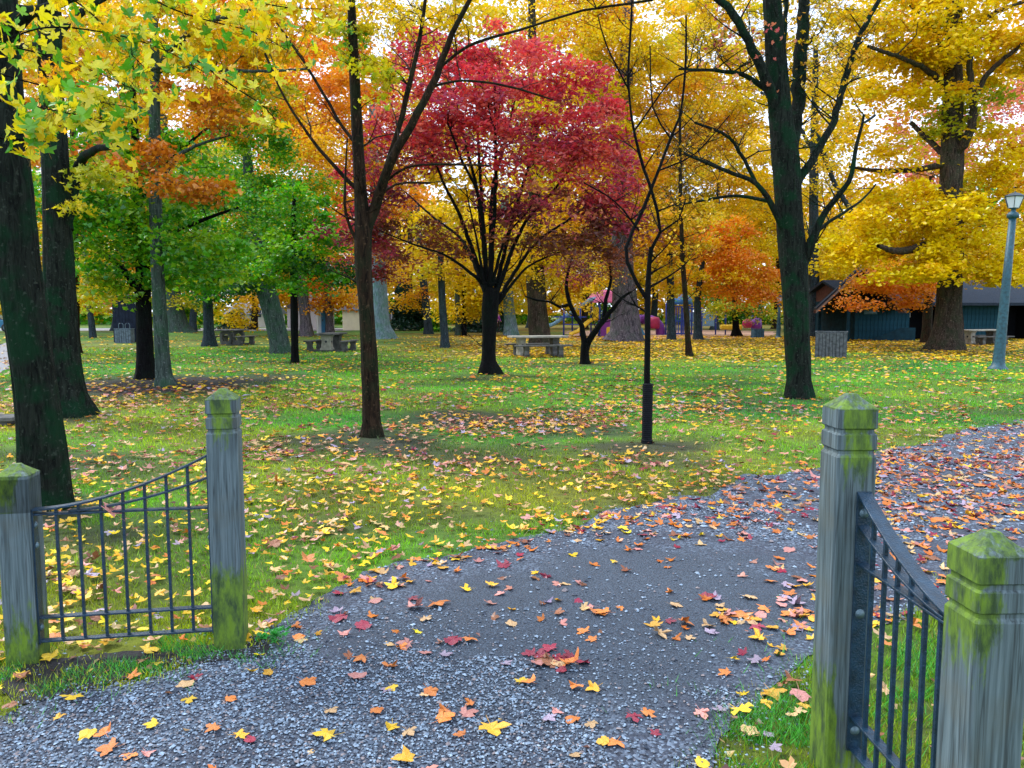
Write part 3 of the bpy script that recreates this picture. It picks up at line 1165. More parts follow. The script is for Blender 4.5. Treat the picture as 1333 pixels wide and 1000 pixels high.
def pebbles(n, y0, y1, xr, size, dens_fn, seed):
    rg = np.random.default_rng(seed)
    y = np.sqrt(rg.uniform(y0 ** 2, y1 ** 2, n))
    x = rg.uniform(xr[0], xr[1], n) * y
    keep = inside(PATH, x + .07 * rg.normal(0, 1, n), y + .09 * rg.normal(0, 1, n)) | (rg.uniform(0, 1, n) < 0.03)
    keep &= rg.uniform(0, 1, n) < dens_fn(x, y)
    x, y = x[keep], y[keep]
    n = len(x)
    s = size * rg.lognormal(0, 0.35, n)
    az = rg.uniform(0, 6.28, n)
    V = PEB_V[None] * np.stack([s, s * rg.uniform(0.55, 0.95, n), s * rg.uniform(0.5, 1.0, n)], 1)[:, None]
    V = V + rg.normal(0, 0.12, V.shape) * s[:, None, None]
    ca, sa = np.cos(az)[:, None], np.sin(az)[:, None]
    X = V[:, :, 0] * ca - V[:, :, 1] * sa + x[:, None]
    Y = V[:, :, 0] * sa + V[:, :, 1] * ca + y[:, None]
    Z = np.maximum(V[:, :, 2], 0) + 0.010
    g = rg.uniform(0, 1, n) ** 1.6
    col = np.array([0.018, 0.028, 0.052]) * (1 - g[:, None]) + np.array([0.33, 0.44, 0.56]) * g[:, None]
    warm = rg.uniform(0, 1, n) < 0.08
    col[warm] = np.array([0.24, 0.20, 0.20])
    F_ = (PEB_F[None] + (np.arange(n) * 7)[:, None, None]).reshape(-1, 3)
    return np.stack([X, Y, Z], 2).reshape(-1, 3), F_, np.repeat(col, 7, 0)


def gd(x, y):
    u = x / y
    d = np.clip(1.15 - 0.9 * np.clip((y - 3.2) / 0.8 + u * 1.3, 0, 2), 0.10, 1)
    return np.clip(d + 0.35 * vnoise(x, y, 0.3, 31), 0.05, 1) * np.where(inside(PACKED, x + .12 * vnoise(x, y, .15, 51), y + .12 * vnoise(x, y, .15, 52)), .22, 1.0)


a = Acc()
for args in ((66000, 2.2, 4.2, (-0.70, 0.45), 0.0055, gd, 1), (16000, 4.0, 6.5, (-0.2, 0.55), 0.0085, lambda x, y: (0.35 + 0.3 * vnoise(x, y, 0.3, 32)) * np.where(inside(PACKED, x, y), .25, 1.0), 2),
             (14000, 5.5, 12, (0.2, 0.75), 0.013, lambda x, y: 0.5 + 0 * x, 3)):
    V, f, c = pebbles(*args)
    a.add(V, f, c)
peb_m, n_, l_ = new_mat('stone_chips')
o_ = n_.new('ShaderNodeOutputMaterial')
p_ = n_.new('ShaderNodeBsdfPrincipled')
at_ = n_.new('ShaderNodeAttribute')
at_.attribute_name = 'Col'
l_.new(at_.outputs['Color'], p_.inputs['Base Color'])
p_.inputs['Roughness'].default_value = 0.5
l_.new(p_.outputs[0], o_.inputs['Surface'])
tag(a.build('gravel', peb_m), 'loose blue grey stone chips scattered over the path', 'gravel', kind='stuff')

# ================================================================== GATE FENCES
post_m = mat_post('weathered_timber')
iron_m = mat_plain('blue_black_iron', (0.007, 0.030, 0.058), 0.34, 0.45, 25, 0.4)
bolt_m = mat_plain('galvanised_bolt', (0.10, 0.16, 0.19), 0.4, 0.2, 40, 0.2, 0.3)


def post_mesh(s, H, face_moss, foot=0.42, seed=0):
    """square timber: pyramid cap, two grooves, chamfered arrises; vertex mask says where algae sit"""
    h = s / 2
    ch = 0.007
    prof = [(-0.06, h - 0.001), (0.0, h), (0.30, h), (0.60, h), (0.9, h), (H - 0.225, h), (H - 0.218, h), (H - 0.206, h * 0.90), (H - 0.196, h * 0.90), (H - 0.190, h), (H - 0.146, h), (H - 0.140, h),
            (H - 0.134, h * 0.89), (H - 0.122, h * 0.89), (H - 0.116, h), (H - 0.06, h), (H - 0.050, h), (H - 0.012, h * 0.36), (H - 0.002, h * 0.24)]
    a = Acc()
    V = []
    sides = 4
    M = []
    for z, r in prof:
        c = min(ch, r * 0.2)
        ring = []
        for (sx, sy) in ((1, 1), (-1, 1), (-1, -1), (1, -1)):
            if sx * sy > 0:
                ring += [(sx * r, sy * (r - c)), (sx * (r - c), sy * r)]
            else:
                ring += [(sx * (r - c), sy * r), (sx * r, sy * (r - c))]
        # each side is cut in four, so that the algae mask has somewhere to change
        full = []
        for k in range(8):
            p, q2 = ring[k], ring[(k + 1) % 8]
            m = 4 if k % 2 == 1 else 1
            for t in range(m):
                full.append((p[0] + (q2[0] - p[0]) * t / m, p[1] + (q2[1] - p[1]) * t / m))
        for (x, y) in full:
            V.append((x, y, z))
            fx = face_moss(x / h, y / h)
            mo = 0
            top = (z - (H - 0.25)) / 0.12
            if z > H - 0.23:
                mo = fx['cap'] * (1.0 if z > H - 0.13 else 0.72)
                if z > H - 0.058: mo = 0.62
            if z < 1.0:
                mo = max(mo, fx['foot'] * max(0, 1.35 - z / foot))
            M.append(mo * 0.70)
    k = len(V) // len(prof)
    q = []
    for i in range(len(prof) - 1):
        for j in range(k):
            q.append((i * k + j, i * k + (j + 1) % k, (i + 1) * k + (j + 1) % k, (i + 1) * k + j))
    a.add(np.array(V), np.array(q))
    a.add(np.zeros((0, 3)), np.zeros((0, 4), int))
    a.f.append(np.array([list(range((len(prof) - 1) * k, len(prof) * k))]))
    a.f = [f for f in a.f if len(f)]
    me_o = a.build('post', post_m)
    at = me_o.data.attributes.new('moss', 'FLOAT', 'POINT')
    at.data.foreach_set('value', np.array(M, np.float32))
    return me_o


def gate(name, label, tall, short, s, Ht, Hs, hs, voff, mossT, mossS, footT, footS, bars=7):
    """tall, short: the two posts' feet. hs: heights of the rails. voff: how far the ironwork sits off the post axis"""
    T, S = Vector((*tall, 0)), Vector((*short, 0))
    d = S - T
    L = d.length
    ang = math.atan2(d.y, d.x)
    root = empty(name, T, ang, label, 'fence')
    for (u, Hh, mo, ft, sd_) in ((0, Ht, mossT, footT, 1), (L, Hs, mossS, footS, 2)):
        p = post_mesh(s, Hh, mo, ft, sd_)
        p.parent = root
        p.location = (u, 0, 0)
        p.rotation_euler = (0, 0, 0.0)
    h = s / 2
    u0, u1 = h, L - h
    zb, zr, zm, zc, zt, ze = hs        # foot rail, second rail, straight rail, low curve, high curve at the tall post; high curve at the short post

    def part(nm, P, w, t, m=iron_m):
        """a flat bar swept along P in the fence's plane"""
        P = np.array(P, float)
        n = len(P)
        Tg = np.gradient(P, axis=0)
        Tg /= np.linalg.norm(Tg, axis=1)[:, None]
        N = np.stack([-Tg[:, 1], Tg[:, 0]], 1)
        V = []
        for i in range(n):
            for (a_, b_) in ((-1, -1), (1, -1), (1, 1), (-1, 1)):
                V.append((P[i, 0] + N[i, 0] * b_ * t / 2, voff + a_ * w / 2, P[i, 1] + N[i, 1] * b_ * t / 2))
        q = [(i * 4 + j, i * 4 + (j + 1) % 4, (i + 1) * 4 + (j + 1) % 4, (i + 1) * 4 + j) for i in range(n - 1) for j in range(4)]
        q += [(0, 3, 2, 1), ((n - 1) * 4, (n - 1) * 4 + 1, (n - 1) * 4 + 2, (n - 1) * 4 + 3)]
        ac = Acc()
        ac.add(np.array(V), np.array(q))
        o = ac.build(nm, m, root)
        bevel(o, 0.0015, 1)
        return o

    W = 0.038
    part('bottom_rail', [(u0, zb), (u1, zb)], W, 0.009)
    part('lower_rail', [(u0, zr), (u1, zr)], W, 0.009)
    part('upper_rail', [(u0, zm), (u1, zm)], W * 0.98, 0.009)
    tt = np.linspace(0, 1, 26)
    high = lambda t: ze + (zt - ze) * (1 - t) ** 1.75
    part('curved_top_rail', [(u0 + (u1 - u0) * t, high(t)) for t in tt], 0.050, 0.010)
    uj = 0.80
    low = lambda t: zm + 0.011 + (zc - zm) * (1 - t / uj) ** 1.7 if t < uj else zm + 0.011
    part('curved_middle_rail', [(u0 + (u1 - u0) * t, low(t)) for t in tt if t <= uj], W * 0.96, 0.009)
    for k in range(1, bars + 1):
        t = k / (bars + 1)
        b = Acc()
        zt_ = high(t) - 0.006
        b.box((u0 + (u1 - u0) * t, voff, (zb + zt_) / 2), (0.0125, 0.0125, zt_ - zb))
        b.build('baluster', iron_m, root)
    for u, ztop, sg in ((u0 + 0.004, high(0) + 0.004, 1), (u1 - 0.004, high(1), -1)):
        b = Acc()
        b.box((u, voff, (zb + ztop) / 2 - 0.005), (0.008, 0.05, ztop - zb + 0.01))
        pl = bevel(b.build('end_plate', iron_m, root), 0.001, 1)
        for zz in (zr - 0.05, (zm + zr) / 2 + 0.1, ztop - 0.075):
            b = Acc()
            rot = Matrix.Rotation(sg * math.pi / 2, 3, 'Y')
            b.lathe([(0.017, 0.0), (0.017, 0.002), (0.012, 0.003), (0.011, 0.006), (0.007, 0.009), (0.001, 0.010)], 12, (u + sg * 0.0038, voff, zz), rot)
            b.build('bolt', bolt_m, pl, True)
    return root


fm = lambda cap, foot: (lambda x, y: {'cap': cap(x, y), 'foot': foot(x, y)})
# left fence: local +x runs to the short post (leftwards); local +y faces the camera
gl_t, gl_s = (-1.412, 3.73), (-1.412 - 0.939 * math.cos(0.167), 3.73 - 0.939 * math.sin(0.167))
gate('gate_fence', 'black iron fence panel between two mossy timber posts on the left of the path', gl_t, gl_s, 0.143, 1.307, 0.966,
     (0.105, 0.222, 0.725, 0.865, 0.985, 0.748), 0.03,
     fm(lambda x, y: 0.85 if y > 0.5 and abs(x) < 0.75 else (0.35 if x < 0 else 0.1), lambda x, y: 1.0),
     fm(lambda x, y: 0.9 if (y > 0.5 and x > -0.2) or x > 0.6 else 0.4, lambda x, y: 0.62), 0.50, 0.40)
gr_t = (1.188, 2.68)
sh = U(1290, 690, 1.90)
gate('gate_fence', 'curved black iron fence panel bolted between two mossy posts on the right of the path', gr_t, (sh.x, sh.y), 0.140, 1.395, sh.z,
     (0.13, 0.245, 0.805, 0.93, 1.055, 0.825), 0.028,
     fm(lambda x, y: 0.95 if x > 0.5 and abs(y) < 0.62 else (0.35 if abs(y) > 0.8 else 0.2), lambda x, y: 1.25 if y < -0.5 else 0.45),
     fm(lambda x, y: 0.95 if y < -0.4 else (0.55 if y < 0.3 else 0.3), lambda x, y: 0.6 if y < -0.6 else 0.2), 0.42, 0.5)

# ================================================================== TREES
GF = 'trees standing in the park'
# -- two big mossy trunks at the left, their crowns above the picture; low sprays of big yellow-green leaves hang in front
t1 = tree('maple_tree', 'thick leaning mossy trunk right behind the short left fence post', [(60, 660, 62), (57, 610, 57), (48, 520, 51), (36, 430, 50), (23, 330, 48), (14, 220, 45), (4, 100, 42), (-2, 0, 40), (-8, -120, 34), (-12, -260, 24)],
          BARK['moss'], limbs=[[(2, 40, 24), (40, 20, 15), (90, 0, 11, -.4), (160, -30, 7, -.8)], [(-6, -60, 20), (30, -130, 12), (110, -190, 8)]],
          flare=0.25, flare_h=0.25, ridge=0.055, sides=44, seed=3, twigs=0, group=GF,
          crowns=[(60, 120, 60, 60, 'orangeyellow', {'dy': 2.0, 'cov': 0.5, 'leaf': .08, 'tpl': 'lobed', 'clump': .3})], leaf=.09, twig_r=.004)
tree('maple_tree', 'second big mossy trunk from the left, dark with a flared foot', [(91, 541, 50), (88, 515, 42), (80, 430, 37), (75, 300, 34), (71, 200, 31), (66, 90, 27), (64, 0, 25), (62, -120, 20)],
     BARK['moss'], limbs=[[(82, 300, 22), (92, 262, 17), (104, 215, 13), (122, 196, 9, -.5), (160, 190, 6, -1)], [(66, 60, 14), (100, 20, 9), (150, -10, 6)], [(64, 20, 12), (20, 10, 8), (-20, 30, 5)]],
     flare=0.5, flare_h=0.3, ridge=0.05, sides=36, seed=4, leaf=.11, tpl='lobed', group=GF, twig_r=.006,
     crowns=[(40, 60, 70, 70, 'yellow', {'dy': 1.5, 'cov': 1.1, 'clump': .45}), (130, 250, 45, 40, 'yellowgreen', {'cov': .9, 'clump': .4}), (20, 140, 40, 60, 'orangeyellow', {'dy': 2, 'cov': .8, 'clump': .4}),
             (100, 70, 60, 60, 'rust', {'dy': 2, 'cov': .55, 'clump': .4})])
# -- pair of trunks in the mulch circle, green crown
tree('maple_tree', 'black trunk with a leafy green crown, left one of the pair in the mulch circle', [(190, 493, 26), (189, 470, 20), (187, 400, 19), (186, 350, 17), (182, 280, 13), (176, 180, 9), (170, 60, 5)], BARK['dark'],
     limbs=[[(186, 390, 11), (160, 350, 8), (120, 320, 6), (85, 300, 4)], [(186, 350, 9), (215, 310, 7), (255, 290, 5), (310, 270, 3)], [(183, 290, 8), (150, 240, 6), (120, 200, 4)], [(181, 260, 7), (230, 200, 5), (280, 160, 3)]],
     flare=0.5, seed=5, leaf=.12, tpl='cut', cov=1.5, group=GF, clump=.55,
     crowns=[(150, 310, 75, 55, 'green'), (235, 290, 75, 50, 'green'), (170, 365, 75, 22, 'greenmix', {'cov': 1.0}), (190, 250, 110, 50, 'green', {'cov': .9, 'dy': -2}), (250, 320, 70, 40, 'green', {'cov': 1.0, 'dy': -2.5}), (130, 385, 40, 14, 'yellowgreen', {'cov': 1.1}), (220, 220, 90, 50, 'greenmix', {'cov': .8}), (120, 240, 50, 60, 'greenmix', {'cov': .9}), (250, 355, 60, 25, 'green')])
tree('maple_tree', 'slim grey-green trunk, right one of the pair in the mulch circle', [(215, 503, 24), (213, 490, 19), (210, 440, 17), (205, 340, 16), (201, 210, 14), (202, 90, 11), (199, 0, 8), (196, -60, 5)], BARK['greygreen'],
     limbs=[[(203, 92, 10, 0), (232, 55, 9, -.5), (270, 30, 7, -1), (330, 12, 5, -1.5)], [(204, 240, 7), (228, 208, 6), (255, 190, 4), (300, 176, 3)], [(202, 150, 6), (170, 140, 5), (140, 165, 3)], [(203, 92, 7), (260, 90, 6), (330, 93, 4, -1), (400, 90, 3, -2)]],
     flare=0.35, seed=6, leaf=.105, tpl='cut', cov=.9, group=GF, clump=.4,
     crowns=[(265, 128, 55, 20, 'rust', {'cov': 1.1, 'dy': -1}), (300, 160, 40, 15, 'rust', {'cov': 1.1, 'dy': -1}), (170, 205, 48, 26, 'rust', {'cov': 1.5, 'dy': -1.5}), (250, 250, 45, 22, 'rust', {'cov': 1.6, 'dy': -2}),
             (230, 40, 120, 50, 'yellow', {'cov': 1.1}), (320, 120, 70, 35, 'yellowgreen', {'cov': .7}), (340, 60, 60, 60, 'orangeyellow', {'cov': .9, 'dy': 1}), (150, 60, 80, 70, 'yellow', {'cov': .9, 'dy': 1}), (330, 30, 110, 40, 'yellow', {'cov': 1.0, 'dy': -1}), (120, 165, 70, 45, 'greenmix', {'cov': 1.1, 'dy': 1}), (100, 260, 45, 70, 'green', {'cov': 1.2, 'dy': 1}), (20, 230, 40, 60, 'greenmix', {'cov': 1.0, 'dy': 2})])

# -- slender trunk in the middle left, nearly bare
tree('maple_tree', 'slender brown trunk forking high, nearly bare, left of the red maple', [(485, 568, 28), (484, 550, 23), (481, 470, 21), (477, 400, 20), (473, 340, 22), (473, 300, 22), (470, 260, 17), (464, 150, 14), (459, 40, 11), (455, -60, 8)], BARK['brown'],
     limbs=[[(478, 306, 15, 0), (490, 262, 14, 0), (502, 226, 12, -.2), (520, 190, 11, -.3), (545, 148, 10, -.4), (568, 98, 9, -.4), (588, 45, 7, -.5), (612, 0, 6, -.6), (622, -60, 4, -.6)],
            [(500, 232, 9), (512, 190, 7), (528, 130, 7), (540, 80, 6), (550, 30, 5), (556, -40, 4)], [(469, 250, 6), (440, 222, 5), (405, 180, 4), (372, 130, 3), (345, 70, 3)],
            [(466, 190, 5), (445, 165, 4), (420, 120, 4), (395, 80, 3), (360, 30, 2)], [(492, 245, 4), (530, 218, 3), (585, 214, 3), (640, 216, 2)], [(490, 260, 4), (515, 240, 3), (560, 238, 3)],
            [(556, 115, 4), (600, 105, 3), (660, 112, 3), (720, 130, 2)], [(570, 90, 4), (610, 60, 4), (690, 35, 3), (760, 14, 3), (850, 0, 3)], [(472, 330, 5), (450, 280, 4), (450, 230, 3), (452, 180, 2)]],
     flare=0.35, flare_h=.16, ridge=.04, sides=24, seed=8, leaf=.085, tpl='maple', twigs=55, twig_len=1.0, twig_r=.0035, group=GF, clump=.2,
     crowns=[(492, 100, 38, 32, 'frontleaf', {'cov': 1.0}), (455, 40, 24, 45, 'frontleaf', {'cov': 1.0}), (462, 75, 18, 20, 'frontleaf', {'cov': .9}), (600, 15, 40, 12, 'yellow', {'cov': .5}), (560, 30, 60, 30, 'yellow', {'cov': .25, 'leaf': .06})])

# -- the red maple
rl = []
rgl = random.Random(5)
for (x1, y1, w) in [(520, 250, 5), (548, 200, 6), (578, 160, 6), (602, 130, 6), (628, 110, 6), (655, 110, 6), (682, 130, 6), (712, 160, 6), (742, 200, 6), (775, 245, 5), (500, 300, 4), (795, 300, 4), (600, 240, 4), (705, 250, 4)]:
    x0 = 637 + (x1 - 640) * 0.05
    y0 = 405 - rgl.uniform(0, 40)
    w *= .72
    x1 += rgl.uniform(-16, 16)
    xm, ym = x0 + (x1 - x0) * 0.32 + rgl.uniform(-9, 9), y0 + (y1 - y0) * 0.50
    dyy = rgl.uniform(-2.4, 2.4)
    rl.append([(x0, y0, w + 2.2, 0), (xm, ym, w + .3, dyy * .4), ((xm + x1) / 2 + (x1 - x0) * .02, (ym + y1) / 2, w * .8, dyy * .7), (x1, y1, w * .5, dyy)])
tree('red_maple_tree', 'round red and magenta maple with dark fanning stems in the middle of the lawn', [(637, 487, 28), (636, 470, 19), (637, 430, 18), (638, 400, 22), (640, 375, 22)], BARK['dark'], limbs=rl,
     flare=0.4, flare_h=.18, ridge=.05, sides=18, seed=9, leaf=.125, tpl='slim', cov=1.25, clump=.5, group=GF, tilt=(25, 88), twigs=130, twig_len=1.7, twig_r=.006,
     crowns=[(650, 120, 125, 55, 'red', {'cov': 1.21, 'dy': -1.5}), (650, 110, 110, 50, 'red', {'cov': 0.76, 'dy': 1.5}), (560, 140, 80, 65, 'red', {'cov': 1.07, 'dy': -.8}), (740, 150, 78, 60, 'red', {'cov': 1.21, 'dy': -.8}), (640, 62, 58, 28, 'red', {'cov': 0.95}), (550, 75, 42, 38, 'red', {'cov': 0.83}),
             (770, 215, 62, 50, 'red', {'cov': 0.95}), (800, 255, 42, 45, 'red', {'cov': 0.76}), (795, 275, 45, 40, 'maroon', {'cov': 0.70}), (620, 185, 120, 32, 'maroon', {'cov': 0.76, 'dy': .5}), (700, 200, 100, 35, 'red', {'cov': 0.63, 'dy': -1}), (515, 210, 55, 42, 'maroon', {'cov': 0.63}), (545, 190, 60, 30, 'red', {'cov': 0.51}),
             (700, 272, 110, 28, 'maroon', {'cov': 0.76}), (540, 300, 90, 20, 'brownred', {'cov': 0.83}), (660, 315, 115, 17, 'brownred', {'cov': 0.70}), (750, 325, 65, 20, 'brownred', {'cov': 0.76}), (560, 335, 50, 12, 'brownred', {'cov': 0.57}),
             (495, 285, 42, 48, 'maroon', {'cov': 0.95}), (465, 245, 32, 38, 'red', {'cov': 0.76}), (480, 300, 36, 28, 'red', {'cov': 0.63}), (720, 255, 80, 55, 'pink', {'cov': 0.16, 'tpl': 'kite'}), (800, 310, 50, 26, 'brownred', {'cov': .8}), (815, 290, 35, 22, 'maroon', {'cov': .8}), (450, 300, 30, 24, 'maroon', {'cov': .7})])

# -- sapling with the black guard
sap = tree('sapling_tree', 'bare young tree with a black corrugated guard round its foot', [(842, 577, 9), (842, 540, 8), (842, 500, 8), (843, 440, 7.5), (843, 392, 8), (845, 345, 6), (848, 322, 6)], BARK['dark'],
           limbs=[[(843, 392, 6, 0), (828, 368, 5, 0), (817, 342, 5, 0), (815, 322, 5, 0), (824, 300, 5, .1), (838, 270, 5, .2), (852, 235, 4, .2), (873, 180, 4, .3), (885, 152, 3, .3), (892, 90, 3, .3), (893, 20, 2, .3)],
                  [(847, 325, 5, 0), (860, 302, 4, -.1), (856, 275, 4, -.2), (845, 240, 4, -.2), (832, 200, 4, -.2), (822, 150, 3, -.3), (818, 100, 3, -.3), (821, 40, 3, -.3), (824, -30, 2, -.3)],
                  [(832, 300, 3), (800, 262, 2), (760, 238, 2)], [(860, 302, 3), (884, 286, 2), (892, 262, 2)], [(820, 120, 2.5), (790, 60, 2), (778, 20, 1.5)], [(873, 180, 2.5), (850, 140, 2), (846, 60, 1.5)], [(826, 170, 2.5), (880, 100, 2), (930, 92, 1.5)],
                  [(858, 222, 2.5), (905, 200, 2), (950, 150, 1.5)]],
           flare=0.0, node_min=.6, ridge=.02, sides=14, seed=12, twigs=42, twig_len=.75, twig_r=.0028, group=GF)
g_ = Acc()
gb, gtop = G(842, 578), U(842, 500, G(842, 578).y).z
prof = [(0.066, 0.0)]
nr = 30
for k in range(nr):
    z = gtop * (k + .5) / nr
    prof += [(0.0645, z - gtop / nr * .42), (0.067, z - gtop / nr * .2), (0.067, z + gtop / nr * .2), (0.0645, z + gtop / nr * .42)]
prof += [(0.055, gtop), (0.045, gtop + .004)]
g_.lathe([(r * (1.12 if z < .05 else 1), z) for r, z in prof], 20)
gd_o = g_.build('trunk_guard', mat_plain('black_corrugated_plastic', (0.006, 0.007, 0.010), 0.75, 0.3, 20, 0.2), sap, True)

# -- the tall half-bare tree at the right
tree('maple_tree', 'tall mossy half-bare tree with several upright stems behind the right gate post', [(1040, 518, 36), (1040, 495, 31), (1037, 430, 31), (1034, 360, 33), (1028, 290, 33), (1024, 220, 34), (1016, 150, 29), (1009, 60, 24), (1003, -30, 21), (998, -130, 16)], BARK['moss'],
     limbs=[[(1026, 205, 20, 0), (1036, 150, 17, .3), (1042, 80, 16, .4), (1046, 10, 14, .5), (1052, -80, 11, .6)], [(1016, 165, 15, 0), (1000, 115, 13, -.2), (980, 65, 11, -.3), (955, 20, 10, -.4), (925, -10, 8, -.4)],
            [(1036, 240, 12, 0), (1062, 200, 10, .1), (1085, 155, 9, .2), (1103, 95, 8, .3), (1118, 50, 7, .3), (1150, -10, 5, .3)], [(1046, 345, 13, 0), (1060, 305, 11, -.2), (1078, 272, 8, -.3), (1105, 236, 6, -.4), (1113, 200, 5, -.4), (1125, 150, 3, -.4)],
            [(1030, 320, 10, 0), (1005, 268, 8, -.2), (985, 240, 6, -.3), (945, 222, 5, -.4), (890, 200, 3, -.5)], [(1004, 125, 8), (975, 100, 6), (930, 92, 4), (883, 90, 3)], [(1050, 335, 6), (1066, 300, 5), (1120, 262, 3), (1140, 240, 2)],
            [(1000, 262, 5), (960, 255, 4), (910, 262, 3), (880, 268, 2)], [(1012, 130, 7), (1020, 60, 6), (1024, 0, 5), (1028, -60, 4)], [(985, 240, 5), (950, 180, 4), (905, 160, 3)]],
     flare=0.3, flare_h=.2, ridge=.045, sides=32, seed=13, leaf=.10, tpl='maple', twigs=150, twig_len=1.5, twig_r=.005, group=GF, clump=.3,
     crowns=[(960, 60, 60, 60, 'pink', {'cov': .05}), (1080, 60, 60, 80, 'orangeyellow', {'cov': .12}), (900, 220, 50, 80, 'orangeyellow', {'cov': .06})])

# -- crooked little tree
tree('ornamental_tree', 'small crooked V-forked tree beside the long concrete picnic table', [(762, 474, 13), (761, 460, 11), (763, 446, 12)], BARK['dark'],
     limbs=[[(762, 448, 9, 0), (756, 425, 7, 0), (748, 408, 6, .2), (742, 396, 6, .2), (738, 380, 5, .3), (738, 362, 4, .3), (745, 335, 3, .4)], [(742, 396, 5, .2), (728, 399, 4, .2), (716, 393, 3, .2), (700, 391, 3, .2), (684, 386, 2, .2)],
            [(764, 446, 9, 0), (776, 430, 8, -.2), (788, 414, 7, -.2), (798, 402, 6, -.3), (810, 388, 4, -.4), (822, 380, 3, -.4)], [(786, 416, 6), (789, 390, 5), (795, 365, 4), (793, 340, 3)]],
     flare=0.35, flare_h=.1, ridge=.06, sides=14, seed=14, twigs=34, twig_len=1.2, twig_r=.007, leaf=.09, group=GF, tpl='slim', clump=.4, crowns=[(770, 340, 55, 22, 'brownred', {'cov': .8}), (740, 352, 30, 14, 'maroon', {'cov': .8})])

# -- large old yellow maple at the right
tree('sugar_maple_tree', 'big old maple with a flared trunk and a bright yellow crown at the right', [(1231, 456, 46), (1232, 438, 36), (1235, 400, 30), (1238, 330, 28), (1238, 240, 26), (1240, 150, 24), (1241, 60, 20), (1243, -40, 16), (1245, -120, 10)], BARK['oak'],
     limbs=[[(1234, 215, 9), (1190, 222), (1140, 222), (1105, 217)] and [(1234, 214, 9), (1190, 221, 7), (1140, 222, 5), (1105, 217, 3)], [(1234, 205, 8), (1212, 186, 7), (1186, 160, 5)],
            [(1240, 205, 13, 0), (1258, 180, 11, -.6), (1268, 150, 10, -.8), (1264, 110, 8, -1), (1262, 60, 6, -1.2)], [(1266, 130, 7, -.9), (1290, 92, 6, -1.4), (1330, 58, 4, -2)], [(1239, 115, 9), (1195, 85, 6), (1130, 60, 4)],
            [(1236, 305, 9, 0), (1208, 318, 10, -1), (1170, 327, 9, -2), (1143, 320, 5, -2.5)], [(1240, 250, 8), (1275, 268, 5), (1330, 240, 3)], [(1242, 60, 8), (1290, 20, 6), (1340, 0, 4)], [(1240, 90, 8), (1215, 40, 6), (1180, 0, 4)]],
     flare=0.22, flare_h=.5, ridge=.07, sides=30, seed=15, leaf=.185, tpl='kite', cov=1.5, clump=.85, group=GF, tilt=(8, 60),
     crowns=[(1190, 320, 110, 38, 'brightyellow', {'cov': 2.63}), (1185, 345, 75, 18, 'brightyellow', {'cov': 2.63, 'dy': -2}), (1290, 352, 50, 22, 'brightyellow', {'cov': 2.48, 'dy': -1}), (1100, 330, 45, 22, 'brightyellow', {'cov': 2.02}), (1240, 280, 45, 22, 'brightyellow', {'cov': 2.48, 'dy': -2.5}), (1120, 290, 60, 45, 'brightyellow', {'cov': 1.55}), (1280, 310, 75, 40, 'brightyellow', {'cov': 2.48}), (1170, 255, 75, 28, 'brightyellow', {'cov': 1.71}), (1300, 240, 60, 40, 'yellow', {'cov': 1.40}),
             (1200, 90, 80, 50, 'brightyellow', {'cov': 1.55}), (1240, 30, 130, 60, 'yellow', {'cov': 2.02}), (1150, 30, 70, 60, 'yellow', {'cov': 1.24}), (1310, 60, 60, 45, 'yellow', {'cov': 1.86}), (1240, 150, 60, 40, 'yellowgreen', {'cov': 1.24}),
             (1110, 120, 45, 40, 'yellow', {'cov': 0.62}), (1310, 350, 45, 22, 'yellow', {'cov': 1.86}), (1130, 200, 50, 50, 'yellow', {'cov': 0.93}), (1280, 200, 50, 40, 'brightyellow', {'cov': 1.40})])

